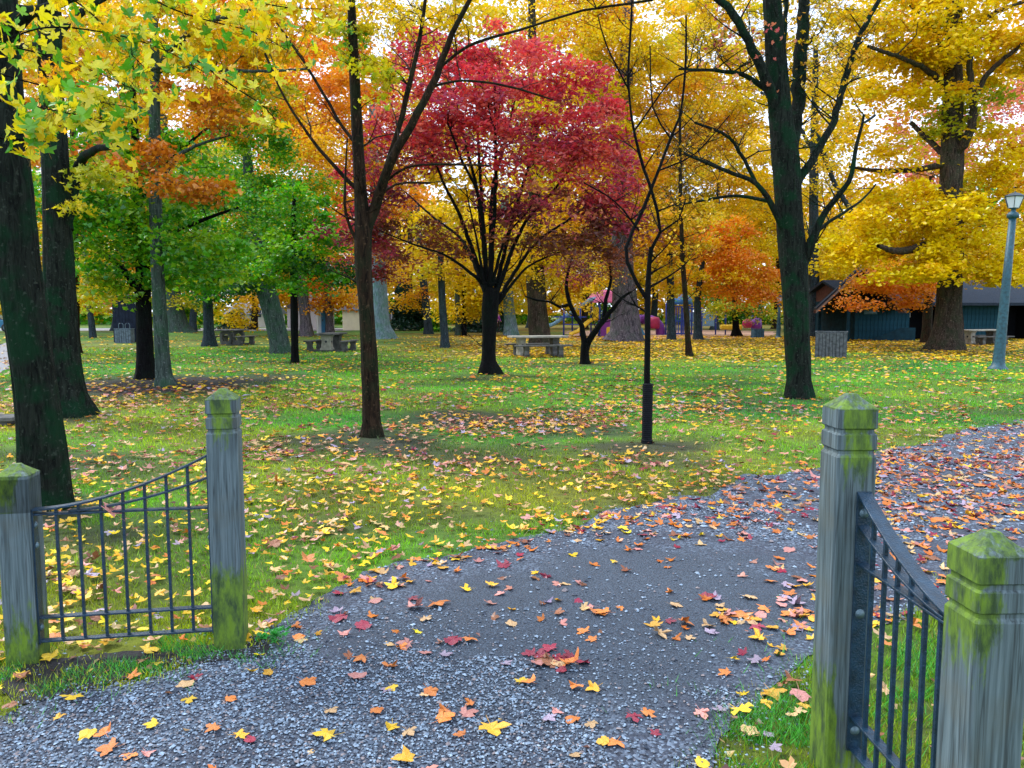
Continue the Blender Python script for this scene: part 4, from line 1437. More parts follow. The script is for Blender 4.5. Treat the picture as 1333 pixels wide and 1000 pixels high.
# -- trees further off: (name, label, trunk path, bark, crowns, extra)
FAR = [
    ('maple_tree', 'dark trunk partly hiding the round-holed picnic table, under green leaves', [(273, 451, 20), (272, 438, 14), (270, 380, 12), (268, 300, 9), (266, 200, 6)], 'slate',
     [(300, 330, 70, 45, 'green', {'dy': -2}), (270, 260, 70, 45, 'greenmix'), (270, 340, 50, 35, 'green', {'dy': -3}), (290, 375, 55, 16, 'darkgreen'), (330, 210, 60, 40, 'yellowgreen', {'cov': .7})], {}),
    ('maple_tree', 'stout pale-green trunk leaning left behind the lawn, bushy green crown', [(366, 460, 30), (365, 450, 24), (358, 420, 24), (348, 380, 25), (338, 330, 22), (325, 240, 14), (320, 150, 8)], 'greygreen',
     [(350, 300, 75, 45, 'greenmix', {'dy': -3}), (345, 345, 60, 32, 'green', {'dy': -4}), (330, 190, 60, 60, 'greenmix', {'dy': -2, 'cov': 1.1}), (325, 130, 50, 60, 'orangeyellow', {'dy': -2}), (380, 250, 60, 45, 'greenmix', {'cov': .9}), (330, 360, 40, 18, 'darkgreen'), (300, 240, 60, 50, 'greenmix', {'cov': .8}), (400, 200, 50, 50, 'orangeyellow', {'cov': .8})], {}),
    ('maple_tree', 'thin dark trunk standing alone before the left picnic table', [(384, 473, 13), (384, 460, 10), (383, 400, 9.5), (382, 330, 8), (383, 250, 5)], 'dark',
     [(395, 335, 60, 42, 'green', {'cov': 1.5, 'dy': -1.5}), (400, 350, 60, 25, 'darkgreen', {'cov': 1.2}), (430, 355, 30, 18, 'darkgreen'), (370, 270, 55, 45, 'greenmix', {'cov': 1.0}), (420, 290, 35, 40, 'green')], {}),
    ('oak_tree', 'broad grey trunk standing on the small mound behind the mulch circle', [(234, 437, 42), (231, 425, 28), (226, 395, 22), (220, 340, 20), (215, 250, 16), (212, 150, 10)], 'greygreen',
     [(230, 385, 35, 18, 'yellowgreen'), (210, 150, 80, 90, 'orangeyellow', {'cov': .8}), (290, 120, 70, 80, 'orange', {'cov': .6})], {'flare': .6}),
    ('maple_tree', 'narrow mossy trunk just right of the second big trunk, yellow leaves above', [(100, 460, 15), (98, 445, 12), (97, 380, 11), (96, 280, 10), (95, 150, 7)], 'brown',
     [(120, 370, 34, 26, 'brightyellow'), (140, 330, 40, 40, 'yellowgreen'), (100, 200, 70, 80, 'orangeyellow', {'cov': .9}), (60, 380, 25, 20, 'yellow', {'cov': .8})], {}),
    ('maple_tree', 'far thin leaning trunk left of the dark shed, pinkish leaves', [(121, 441, 9), (119, 420, 8), (114, 380, 7), (108, 300, 5)], 'slate',
     [(135, 395, 28, 16, 'pink', {'cov': .9}), (115, 380, 22, 22, 'yellow', {'cov': .8}), (20, 330, 50, 60, 'yellow', {'cov': .9})], {}),
    ('maple_tree', 'pale grey trunk with a flared mossy foot before the cream building', [(498, 441, 34), (497, 425, 22), (495, 380, 19), (492, 330, 17), (488, 240, 13), (484, 130, 8)], 'pale',
     [(430, 130, 85, 90, 'orange', {'cov': 1.3, 'dy': -3}), (490, 200, 50, 100, 'orangeyellow', {'cov': .9, 'dy': -3}), (485, 330, 40, 30, 'maroon', {'cov': 1.0, 'dy': -5}), (400, 210, 60, 50, 'orangeyellow', {'cov': 1.0}), (500, 250, 60, 50, 'orange', {'cov': .9}), (520, 340, 50, 25, 'orangeyellow', {'cov': 1.0})], {'flare': .5}),
    ('oak_tree', 'furrowed purple-grey trunk behind the left picnic table', [(399, 438, 20), (398, 420, 14), (393, 370, 13), (388, 300, 10)], 'purple',
     [(330, 385, 55, 24, 'orangeyellow', {'cov': 1.3}), (300, 410, 38, 12, 'yellow', {'cov': 1.2}), (380, 330, 60, 40, 'orangeyellow', {'cov': .8})], {}),
    ('maple_tree', 'slim grey trunk beside the blue hut', [(430, 437, 13), (429, 420, 10), (427, 380, 9), (425, 320, 7)], 'purple',
     [(425, 390, 32, 24, 'orange', {'cov': 1.3}), (452, 385, 28, 22, 'orangeyellow', {'cov': 1.2}), (410, 365, 35, 20, 'orange', {'cov': 1.1})], {}),
    ('maple_tree', 'dark blue-grey trunk leaning slightly at the right end of the cream building', [(558, 435, 13), (557, 420, 11), (553, 385, 10), (548, 330, 9), (540, 240, 6)], 'slate',
     [(540, 390, 30, 20, 'orangeyellow', {'cov': 1.1}), (545, 340, 50, 30, 'orangeyellow', {'cov': .9}), (520, 150, 40, 60, 'yellow', {'cov': .3})], {}),
    ('maple_tree', 'mid-distance trunk between the cream building and the red maple', [(580, 453, 15), (579, 440, 11), (576, 400, 9.5), (574, 350, 8), (572, 280, 6)], 'slate',
     [(585, 345, 50, 30, 'yellow', {'cov': 1.2}), (560, 300, 45, 35, 'yellow', {'cov': .8}), (600, 290, 60, 35, 'brightyellow', {'cov': .8})], {}),
    ('maple_tree', 'left one of two thin trunks behind the red maple', [(596, 437, 8), (596, 410, 7), (595, 370, 6), (594, 300, 5)], 'greygreen',
     [(600, 385, 34, 28, 'brightyellow', {'cov': 1.5}), (620, 360, 45, 25, 'yellow', {'cov': 1.3})], {}),
    ('maple_tree', 'right one of two thin trunks behind the red maple', [(604, 437, 7), (604, 410, 6), (604, 370, 5), (605, 300, 4)], 'dark',
     [(622, 398, 26, 22, 'brightyellow', {'cov': 1.9}), (650, 350, 40, 30, 'yellow', {'cov': 1.2})], {}),
    ('oak_tree', 'tall pale silvery trunk left of the long picnic table', [(665, 437, 21), (664, 420, 16), (661, 380, 14), (659, 330, 13), (656, 240, 10)], 'pale',
     [(655, 385, 45, 28, 'yellow', {'cov': 1.2}), (690, 340, 55, 30, 'yellow', {'cov': 1.2}), (640, 290, 60, 40, 'brightyellow', {'cov': .8})], {}),
    ('oak_tree', 'wide grey trunk right behind the long concrete picnic table', [(704, 451, 36), (703, 440, 28), (699, 400, 26), (697, 350, 24), (696, 280, 20), (694, 140, 14), (692, 0, 9)], 'oak',
     [(740, 330, 50, 32, 'yellow', {'cov': 1.3}), (690, 330, 50, 28, 'yellow', {'cov': 1.2, 'dy': -2}), (690, 180, 60, 100, 'yellow', {'cov': .8, 'dy': -2}), (720, 290, 60, 35, 'orangeyellow', {'cov': 1.0}), (745, 380, 30, 25, 'yellow', {'cov': 1.0}), (720, 40, 90, 45, 'yellow', {'cov': .4}), (500, 20, 70, 45, 'yellow', {'cov': .25})], {}),
    ('oak_tree', 'giant furrowed trunk with spreading roots in front of the playground', [(812, 444, 52), (814, 432, 40), (814, 400, 33), (811, 350, 29), (810, 300, 27), (812, 200, 24), (815, 90, 18), (820, -30, 12)], 'purple',
     [(800, 370, 34, 20, 'yellow', {'cov': .9}), (812, 230, 60, 70, 'orangeyellow', {'cov': 1.3, 'dy': -3}), (815, 110, 60, 80, 'yellow', {'cov': 1.2, 'dy': -3}), (740, 20, 60, 40, 'orangeyellow', {'cov': .9, 'dy': -2}), (850, 60, 90, 60, 'yellow', {'cov': .8}), (880, 160, 85, 70, 'orangeyellow', {'cov': 1.1}), (840, 250, 60, 50, 'yellow', {'cov': 1.0}), (780, 60, 50, 60, 'orangeyellow', {'cov': .6}), (940, 130, 60, 70, 'yellow', {'cov': .8}), (770, 20, 60, 40, 'yellow', {'cov': .6})], {'flare': .5}),
    ('maple_tree', 'short thick trunk before the blue climbing frame', [(874, 443, 13), (874, 430, 11), (873, 410, 10.5), (873, 385, 10), (872, 330, 8)], 'slate',
     [(870, 360, 42, 28, 'yellow', {'cov': 1.4}), (850, 320, 45, 35, 'orangeyellow', {'cov': 1.1}), (900, 300, 50, 40, 'yellow', {'cov': 1.1})], {}),
    ('maple_tree', 'thin brown young trunk standing in the yellow leaf carpet', [(898, 464, 11), (896, 450, 8), (893, 400, 7), (889, 340, 6), (886, 260, 5), (885, 150, 3)], 'brown',
     [(880, 300, 50, 60, 'orangeyellow', {'cov': .25})], {'twigs': 50}),
    ('orange_maple_tree', 'dark trunk under a bright orange spreading crown beside the playground', [(909, 442, 14), (908, 430, 10), (908, 405, 9), (909, 380, 8), (915, 340, 6)], 'slate',
     [(955, 340, 50, 28, 'orange', {'cov': 1.6}), (925, 350, 45, 30, 'orangeyellow', {'cov': 1.3}), (960, 375, 45, 16, 'orange', {'cov': 1.4}), (940, 300, 50, 30, 'orange', {'cov': 1.2}), (985, 350, 30, 30, 'orange', {'cov': 1.3}), (990, 385, 22, 10, 'orange', {'cov': 1.2})], {}),
    ('maple_tree', 'trunk with a low olive-green crown in front of the yellow slide', [(959, 438, 16), (958, 428, 9), (957, 405, 8), (956, 380, 6)], 'dark',
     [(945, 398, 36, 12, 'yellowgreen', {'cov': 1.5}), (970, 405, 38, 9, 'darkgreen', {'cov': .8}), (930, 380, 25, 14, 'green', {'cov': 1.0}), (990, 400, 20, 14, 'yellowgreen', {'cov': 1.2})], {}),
    ('maple_tree', 'straight mossy trunk just behind the tall half-bare tree', [(1060, 439, 16), (1060, 425, 14), (1060, 380, 13), (1059, 300, 12), (1060, 180, 10), (1062, 60, 6)], 'slate',
     [(1080, 350, 45, 35, 'yellow', {'cov': 1.3}), (1100, 300, 45, 40, 'brightyellow', {'cov': 1.0}), (980, 260, 50, 50, 'yellow', {'cov': 1.0}), (960, 200, 70, 50, 'yellow', {'cov': .9}), (1075, 200, 60, 60, 'yellow', {'cov': .45}), (1080, 90, 60, 60, 'yellow', {'cov': .4}), (990, 310, 40, 40, 'brightyellow', {'cov': 1.0})],
     {'limbs': [[(1062, 170, 6), (1085, 235, 6), (1108, 275, 6), (1121, 297, 5)], [(1061, 210, 6), (1095, 180, 4), (1140, 150, 3)], [(1060, 200, 5), (1030, 150, 4), (990, 120, 3)]], 'twigs': 70}),
    ('orange_maple_tree', 'slim brown trunk left of the big yellow maple, low orange branches', [(1205, 447, 15), (1206, 435, 12), (1208, 400, 11), (1210, 340, 9), (1213, 230, 6)], 'brown',
     [(1160, 375, 50, 20, 'orange', {'cov': 1.8, 'dy': -3}), (1185, 385, 35, 12, 'orange', {'cov': 1.5, 'dy': -3}), (1145, 362, 42, 14, 'orange', {'cov': 1.5, 'dy': -4}), (1200, 360, 40, 12, 'orange', {'cov': 1.2, 'dy': -3}), (1120, 390, 24, 10, 'orange', {'cov': 1.6}), (1195, 365, 30, 16, 'orange', {'cov': 1.1}), (1180, 350, 50, 15, 'orangeyellow', {'cov': 1.0}), (1220, 230, 40, 60, 'pink', {'cov': .4})], {}),
    ('maple_tree', 'small pale trunk behind the right picnic table, salmon pink leaves', [(1272, 436, 10), (1271, 420, 8), (1270, 390, 7), (1268, 350, 6)], 'greygreen',
     [(1290, 375, 45, 18, 'pink', {'cov': 1.6, 'dy': -2}), (1262, 390, 24, 12, 'yellow', {'cov': 1.0}), (1325, 385, 30, 14, 'yellow', {'cov': 1.3, 'dy': -3}), (1300, 360, 50, 16, 'yellow', {'cov': 1.3, 'dy': -3}), (1290, 150, 60, 50, 'pink', {'cov': .35}), (1200, 180, 60, 60, 'pink', {'cov': .2})], {}),
    ('maple_tree', 'dark thin trunk seen against the wall behind the right picnic table', [(1281, 436, 8), (1281, 420, 7), (1280, 390, 6), (1279, 350, 5)], 'dark',
     [(1300, 330, 45, 25, 'yellow', {'cov': .7})], {}),
    ('maple_tree', 'thin bare pole-like trunk by the small blue box', [(990, 432, 4), (990, 410, 3.5), (989, 380, 3)], 'dark', [(1000, 370, 28, 22, 'orangeyellow', {'cov': 1.0})], {}),
]
for k, (nm, lab, tr, bk, cr, ex) in enumerate(FAR):
    Yb = G(tr[0][0], tr[0][1]).y
    lf = max(0.12, 0.0036 * Yb)
    fl = ex.get('flare', .35) * .45
    tree(nm, lab, tr, BARK[bk], limbs=ex.get('limbs', ()), crowns=cr, flare=fl, flare_h=.25 + tr[0][2] * Yb / F * .3, ridge=.05, sides=16, seed=40 + k, leaf=lf, tpl='kite', cov=1.5,
         clump=.022 * Yb, twigs=ex.get('twigs', 0), twig_len=1.6, twig_r=.0003 * Yb, group=GF, tilt=(10, 70))

# second row, beyond the playground and the road: real trees, simply built
BG = [
    (20, 60, 'yellow', 'brown', 60, 90), (150, 66, 'orangeyellow', 'slate', 80, 120), (250, 64, 'yellow', 'slate', 80, 120), (330, 70, 'orange', 'brown', 70, 110), (420, 72, 'orangeyellow', 'purple', 80, 130),
    (530, 74, 'yellow', 'slate', 70, 110), (610, 66, 'yellow', 'greygreen', 70, 80), (690, 78, 'yellow', 'slate', 80, 110), (760, 72, 'orangeyellow', 'brown', 70, 110), (850, 76, 'yellow', 'slate', 85, 140),
    (930, 70, 'yellow', 'slate', 70, 120), (1010, 74, 'yellow', 'brown', 70, 120), (1090, 80, 'yellow', 'slate', 70, 90), (1180, 76, 'orangeyellow', 'brown', 70, 90), (1270, 72, 'yellow', 'slate', 70, 90), (1350, 70, 'orangeyellow', 'brown', 60, 100),
]
where = ['far left edge of the park', 'left, beyond the dark shed', 'left, beyond the mound', 'left, beyond the road', 'above the blue hut', 'above the cream building', 'behind the two thin trunks', 'behind the silvery trunk', 'behind the pink-roofed play tower', 'behind the giant furrowed trunk',
         'behind the swing posts', 'behind the far lamp post', 'behind the porch of the dark building', 'behind the dark building', 'behind the big yellow maple', 'far right edge of the park']
for k, (px, Yb, pal, bk, rx, ry) in enumerate(BG):
    yb = 500 + F * ((CAM_H * cp - Yb * sp_) / (Yb * cp + CAM_H * sp_))
    top = 330 - ry
    tree('background_tree', {'yellow': 'yellow', 'orangeyellow': 'amber', 'orange': 'orange'}[pal] + ' leaved tree in the back row, ' + where[k],
         [(px, yb, 12), (px + 1, yb - 12, 9), (px + 3, 380, 8), (px + 4, 300, 6), (px + 6, top, 3)], BARK[bk], Y=Yb,
         crowns=[(px, 355, rx * .85, 34, pal, {'cov': 1.5}), (px + 10, 300, rx, 50, pal, {'cov': 1.3}), (px + 8, 110, rx * .9, 60, pal, {'cov': 1.2 if px < 450 else (1.0 if 700 < px < 960 else .8)}), (px, 25, rx * .8, 45, pal, {'cov': 1.1 if px < 450 else (.9 if px < 960 else .6)}), (px - 6, 215, rx * .9, ry * .6, pal, {'cov': .9 if px > 950 or 640 < px < 780 else 1.1})],
         flare=.3, ridge=.03, sides=10, seed=90 + k, leaf=.42, cov=1.5, clump=1.7, twig_r=.02, group='trees in the back row', tilt=(10, 75))

# dark hedge and evergreens between the trunks
def evergreen(px, Yb, h, r, label, name='evergreen_shrub', seed=0, pal='conifer'):
    rg = np.random.default_rng(seed)
    b = U(px, 420, Yb)
    root = empty(name, (b.x, Yb, 0), 0, label, 'shrub', 'dark evergreens at the far side')
    a = Acc()
    tube(a, [[0, 0, 0, .12], [0, 0, h * .5, .08], [0, 0, h * .95, .02]], 6)
    n = int(900 * h * r)
    z = rg.uniform(0.02, 1, n) ** 0.9
    rr = r * (1 - z * .75) * np.sqrt(rg.uniform(0.1, 1, n)) * (1 + .25 * np.sin(z * 17))
    th = rg.uniform(0, 6.28, n)
    pos = np.stack([rr * np.cos(th), rr * np.sin(th), z * h], 1)
    a.build('stem', BARK['dark'], root)
    f = Acc()
    leaves(f, pos, .22, pick_cols(pal, n, rg), 'kite', (20, 90), 0, rg)
    f.build('foliage', LEAF, root)['kind'] = 'stuff'


for k, (px, Yb, h, r) in enumerate([(615, 62, 2.0, 1.6), (632, 61, 1.7, 1.4), (648, 62, 2.3, 1.2), (525, 66, 4.2, 1.4), (545, 68, 3.4, 1.3), (240, 70, 2.2, 1.4), (305, 72, 1.6, 1.6), (568, 64, 1.8, 1.2)]):
    evergreen(px, Yb, h, r, ['broad dark evergreen shrub left of the red maple trunk', 'low dark evergreen shrub just left of the red maple trunk', 'rounded dark evergreen right of the red maple trunk', 'tall narrow evergreen by the cream building', 'evergreen at the right end of the cream building',
                             'green shrub behind the mound', 'low wide shrub by the white house', 'small shrub near the leaning blue-grey trunk'][k], seed=200 + k, pal='conifer' if k not in (5, 7) else 'green')
tag(C.objects[-1], None)

# far woods closing the view
rg = np.random.default_rng(77)
a = Acc()
n = 70000
fx = rg.uniform(-95, 95, n)
fy = rg.uniform(96, 112, n)
fh = 17 + 4 * vnoise(fx, fy * 0, 9, 4) + 2.0 * vnoise(fx, fy * 0, 2.5, 8)
fz = rg.uniform(0, 1, n) ** 1.15 * fh
pos = np.stack([fx, fy, fz], 1)
hue = vnoise(fx, fz, 6, 12)
cols = np.where((hue > 0.5)[:, None], pick_cols('orangeyellow', n, rg), np.where((hue > -0.6)[:, None], pick_cols('yellow', n, rg), pick_cols('greenmix', n, rg)))
cols = np.where((fz < 1.2)[:, None], pick_cols('greenmix', n, rg), cols)
leaves(a, pos, .75, cols, 'kite', (10, 80), 0, rg)
tag(a.build('far_woods', LEAF), 'distant band of yellow and orange woods closing the view', 'woods', kind='stuff')

# ---- big near leaves hanging in front: each one a part of the leaning tree
rg = np.random.default_rng(5)
TV, TF = TPL['maple']
near_meshes = []
for ci, (c, nm) in enumerate([((0.84, 0.66, 0.008), 'yellow'), ((0.80, 0.70, 0.012), 'lemon'), ((0.74, 0.68, 0.02), 'pale'), ((0.86, 0.56, 0.008), 'gold'), ((0.10, 0.36, 0.012), 'green'), ((0.20, 0.46, 0.012), 'lime')]):
    for s in range(4):
        v = TV.copy()
        v[:, 2] += rg.uniform(.1, .5) * v[:, 0] ** 2 * 2 - rg.uniform(.0, .5) * v[:, 1] ** 2 + rg.normal(0, .03, len(v))
        v[:, 0] *= rg.uniform(.85, 1.1)
        a = Acc()
        stem = np.array([[-.008, -.18, 0], [.008, -.18, 0], [.006, -.55, -.12], [-.006, -.55, -.12]])
        cc = np.array(c)
        a.add(v, TF, np.clip(cc * rg.uniform(.85, 1.1, (len(v), 1)) * rg.uniform(.95, 1.05, (len(v), 3)), 0, .9))
        a.add(stem, np.array([[0, 1, 2, 3]]), (0.45, 0.25, 0.05))
        o = a.build('leaf', LEAF)
        near_meshes.append((o.data, nm))
        bpy.data.objects.remove(o)
sprays = [([(-30, 50), (60, 72), (130, 96), (185, 122)], 5.0, 62, 26), ([(-20, 128), (50, 140), (100, 150), (165, 168)], 4.7, 62, 22), ([(-10, 60), (60, 36), (150, 45), (215, 66), (262, 92)], 5.2, 74, 24),
          ([(150, -30), (210, 5), (260, 24), (330, 42), (375, 66)], 5.6, 90, 30), ([(-30, 186), (0, 180), (35, 182), (52, 160)], 4.6, 24, 15), ([(60, -20), (110, 10), (160, 60), (205, 105)], 5.1, 46, 22),
          ([(230, 60), (300, 110), (345, 140), (366, 168)], 6.2, 26, 18), ([(215, -30), (290, -10), (360, 8), (420, 12)], 5.9, 60, 26), ([(-20, 90), (30, 105), (80, 118), (140, 135), (170, 140)], 4.9, 40, 20)]
twg = Acc()
base1 = t1.location
cand = []
for pts, Ys, n, sp in sprays:
    Q = smooth_path(px_path([(x, y, 2.6 - 1.8 * i / (len(pts) - 1), rg.uniform(-.2, .2)) for i, (x, y) in enumerate(pts)], Ys), .08)
    tube(twg, Q, 5)
    for _ in range(int(n * 1.6)):
        k = rg.integers(len(Q) // 8, len(Q))
        side = Q[k, :3] + rg.normal(0, 1, 3) * np.array([sp, sp * 1.6, sp]) * Ys / F * .62 + np.array([0, 0, -.02])
        tube(twg, [[*Q[k, :3], .0016], [*((Q[k, :3] + side) / 2 + [0, 0, .02]), .0012], [*side, .0008]], 3)
        cand.append(side)
order = rg.permutation(len(cand))
fol = Acc()
for q_, ii in enumerate(order):
    p = cand[ii]
    size = rg.uniform(.062, .112)
    if q_ < 300:
        gsel = rg.uniform()
        green = gsel < (0.42 if p[0] < -2.1 and p[2] < 4.2 - .1 * p[1] else 0.24)
        me, _ = near_meshes[int(rg.integers(16, 24))] if green else near_meshes[int(rg.integers(0, 16))]
        o = bpy.data.objects.new('leaf', me)
        C.objects.link(o)
        o.parent = t1
        o.location = Vector(p) - base1
        o.rotation_euler = (R(rg.uniform(15, 95)), R(rg.uniform(-40, 40)), R(rg.uniform(-110, 110)))
        o.scale = (size * 1.15,) * 3
    else:
        leaves(fol, np.array([p]), size, pick_cols('frontleaf', 1, rg), 'maple', (20, 100), .5, rg)
o = twg.build('twigs', BARK['dark'], t1, True)
o.data.transform(Matrix.Translation(-base1))
o['kind'] = 'stuff'
if fol.n:
    o = fol.build('hanging_foliage', LEAF, t1)
    o.data.transform(Matrix.Translation(-base1))
    o['kind'] = 'stuff'

# ================================================================== PARK FURNITURE
conc = mat_plain('weathered_concrete', (0.10, 0.10, 0.095), 0.9, 0.45, 5, 0.5)
conc_l = mat_plain('pale_concrete', (0.33, 0.31, 0.26), 0.9, 0.35, 5, 0.5)
conc_d = mat_plain('hole_shade_concrete', (0.045, 0.05, 0.055), 0.85, 0.4, 5, 0.4)  # dark colour stands in for the shade inside the pedestal holes


def picnic_table(loc, rz, label, L=1.9, hole=False, pale=True, bench_len=None, top_m=None):
    """cast concrete table: slab, two pedestals on cross feet, benches at the sides"""
    root = empty('picnic_table', loc, rz, label, 'picnic table', 'concrete picnic tables on the lawn')
    a = Acc()
    a.box((0, 0, .735), (L, .80, .07))
    bevel(a.build('table_top', top_m or conc, root), .012)
    px_ = L * .30
    for s in (-1, 1):
        a = Acc()
        if hole:
            # ring-shaped pedestal
            pf = []
            k = 28
            outer, inner = [], []
            for t in np.linspace(0, 2 * math.pi, k, endpoint=False):
                cx, cz = math.cos(t), math.sin(t)
                m = 1 / max(abs(cx), abs(cz))
                m = min(m, 1.22)
                outer.append((cx * .33 * m, .37 + cz * .32 * m))
                inner.append((cx * .20, .37 + cz * .20))
            V = [(s * px_ - .07, y, z) for y, z in outer] + [(s * px_ - .07, y, z) for y, z in inner] + [(s * px_ + .07, y, z) for y, z in outer] + [(s * px_ + .07, y, z) for y, z in inner]
            fs = []
            for i in range(k):
                j = (i + 1) % k
                fs += [(i, j, k + j, k + i), (2 * k + j, 2 * k + i, 3 * k + i, 3 * k + j), (i, 2 * k + i, 2 * k + j, j), (k + i, k + j, 3 * k + j, 3 * k + i)]
            a.poly(V, fs)
        else:
            V, fs = [], []
            prof = [(.06, .27), (.12, .27), (.20, .215), (.40, .19), (.60, .22), (.70, .30)]
            for z, hy in prof:
                V += [(s * px_ - .13, -hy, z), (s * px_ + .13, -hy, z), (s * px_ + .13, hy, z), (s * px_ - .13, hy, z)]
            for i in range(len(prof) - 1):
                for j in range(4):
                    fs.append((i * 4 + j, i * 4 + (j + 1) % 4, (i + 1) * 4 + (j + 1) % 4, (i + 1) * 4 + j))
            fs += [(0, 3, 2, 1), (20, 21, 22, 23)]
            a.poly(V, fs)
        pd = bevel(a.build('pedestal', conc_l if (pale and s < 0) else conc, root), .01)
        if not hole:  # raised solid discs, coloured dark like the shade of a hole
            a = Acc()
            for sy in (-1, 1):
                a.lathe([(.045, 0), (.045, .012), (.0, .013)], 12, (s * px_, sy * .195, .42), Matrix.Rotation(-sy * math.pi / 2, 3, 'X'))
            a.build('hole_shade_disc', conc_d, pd)
            a = Acc()
            a.lathe([(.05, 0), (.05, .012), (.0, .013)], 12, (s * px_ + s * .131, 0, .42), Matrix.Rotation(s * math.pi / 2, 3, 'Y'))
            a.build('hole_shade_disc', conc_d, pd)
        a = Acc()
        a.prism([(-.86, 0), (.86, 0), (.86, .085), (-.86, .085)], s * px_ - .1, s * px_ + .1, 'x')
        bevel(a.build('cross_foot', conc, root), .012)
        for sy in (-1, 1):
            a = Acc()
            a.prism([(sy * .76 - .13, .087), (sy * .76 + .13, .087), (sy * .76 + .09, .25), (sy * .76 + .15, .40), (sy * .76 - .15, .40), (sy * .76 - .09, .25)], s * px_ - .09, s * px_ + .09, 'x')
            bevel(a.build('bench_support', conc, root), .01)
    bl = bench_len or L
    for sy in (-1, 1):
        a = Acc()
        a.box((0, sy * .76, .43), (bl, .29, .055))
        bevel(a.build('bench', conc, root), .01)
    return root


p = G(700, 464)
picnic_table((p.x, p.y, 0), R(14), 'long concrete picnic table with pale left pedestal beside the crooked little tree', L=2.15, top_m=conc_l)
p = G(432, 457)
picnic_table((p.x, p.y, 0), R(82), 'concrete picnic table seen end on, behind the thin dark trunk on the left', L=1.7, pale=True)
p = G(303, 449)
picnic_table((p.x, p.y, 0), R(76), 'dark concrete table with a round hole in its leg, partly behind a trunk', L=1.7, hole=True, pale=False)
p = G(1276, 449)
picnic_table((p.x, p.y, 0), R(16), 'concrete picnic table between the big yellow maple and the leaning lamp post', L=2.3, top_m=conc_l)

# ---- slatted wooden bins
board_m = mat_plain('grey_weathered_board', (0.10, 0.11, 0.12), 0.8, 0.45, 9, 0.5)
board_b = mat_plain('bluish_weathered_board', (0.12, 0.16, 0.20), 0.8, 0.4, 9, 0.5)
dark_m = mat_plain('black_paint', (0.012, 0.014, 0.02), 0.5, 0.3, 9, 0.2)


def slat_bin(name, loc, rz, w, d, h, n, label, mat, bail=0, kind='bin'):
    root = empty(name, loc, rz, label, kind)
    a = Acc()
    a.box((0, 0, h / 2 - .01), (w - .05, d - .05, h - .06))
    a.build('liner', dark_m, root)
    for side in range(4):
        ln = w if side % 2 == 0 else d
        off = d / 2 if side % 2 == 0 else w / 2
        m = n if side % 2 == 0 else max(3, int(n * d / w))
        for k in range(m):
            u = -ln / 2 + ln * (k + .5) / m
            a = Acc()
            hh = h + random.uniform(-.012, .012)
            sz = (ln / m - .022, .022, hh)
            ang = side * math.pi / 2
            x, y = u, -off
            X = x * math.cos(ang) - y * math.sin(ang)
            Y = x * math.sin(ang) + y * math.cos(ang)
            a.box((X, Y, hh / 2), sz, ang)
            a.build('board', mat, root)
    a = Acc()
    t = .05
    for (cx, cy, sx, sy) in ((0, -d / 2, w + .06, t), (0, d / 2, w + .06, t), (-w / 2, 0, t, d - t), (w / 2, 0, t, d - t)):
        a.box((cx, cy, h + .035), (sx, sy, .035))
    a.build('top_frame', mat, root)
    for k in range(bail):
        a = Acc()
        x = (k - (bail - 1) / 2) * w * .42
        pts = [(x - .11, 0, h + .02), (x - .11, 0, h + .26), (x - .06, 0, h + .32), (x + .06, 0, h + .32), (x + .11, 0, h + .26), (x + .11, 0, h + .02)]
        tube(a, smooth_path([(*q, .016) for q in pts], .06), 6)
        a.build('bail_handle', bolt_m, root, True)
    return root


p = G(1088, 466)
slat_bin('trash_enclosure', (p.x, p.y + .45, 0), R(-24), 1.05, .62, .90, 9, 'grey slatted wooden bin enclosure on the yellow leaf carpet right of the tall mossy tree', board_m, 0)
p = G(159, 447)
slat_bin('trash_enclosure', (p.x, p.y + .3, 0), R(8), .78, .6, .72, 7, 'small slatted bin with metal hoops standing before the dark shed', board_b, 2)
p = G(988, 440)
slat_bin('trash_enclosure', (p.x, p.y + .3, 0), R(3), .62, .6, .52, 4, 'little blue-grey box bin near the far lamp post', mat_plain('slate_blue_board', (0.045, 0.10, 0.15), .8, .3, 9, .3), 0)

# ---- dark lean-to shed
shed_m = mat_plain('blue_black_board', (0.012, 0.018, 0.034), 0.75, 0.35, 6, 0.3)
p = G(160, 446)
root = empty('shed', (p.x, p.y + .9, 0), R(10), 'dark blue-black lean-to shed with slanting roof between the trunks', 'shed')
a = Acc()
sw, sdp, hl, hr = 1.30, 1.5, 2.62, 2.28
a.prism([(-sw / 2, 0), (sw / 2, 0), (sw / 2, hr), (-sw / 2, hl)], -sdp / 2, sdp / 2)
a.build('wall', shed_m, root)
a = Acc()
a.prism([(-sw / 2 - .18, hl + .055), (sw / 2 + .22, hr - .05), (sw / 2 + .22, hr + .03), (-sw / 2 - .18, hl + .135)], -sdp / 2 - .2, sdp / 2 + .2)
a.build('roof', mat_plain('dark_roof_felt', (0.02, 0.022, 0.028), .9, .2, 12, .5), root)
for k in range(8):
    a = Acc()
    x = -sw / 2 + sw * (k + .5) / 8
    hh = hl + (hr - hl) * (k + .5) / 8 - .03
    a.box((x, -sdp / 2 - .012, hh / 2), (sw / 8 - .02, .02, hh))
    a.build('board', shed_m, root)

# ---- lamp posts
lamp_m = mat_plain('blue_green_lamp_paint', (0.018, 0.075, 0.105), 0.5, 0.45, 14, 0.3)
glass_m = mat_plain('frosted_lamp_glass', (0.75, 0.78, 0.86), 0.25, 0.04, 6, 0)
frame_m = mat_plain('lamp_frame', (0.02, 0.035, 0.045), 0.45, 0.2, 20, 0.2)


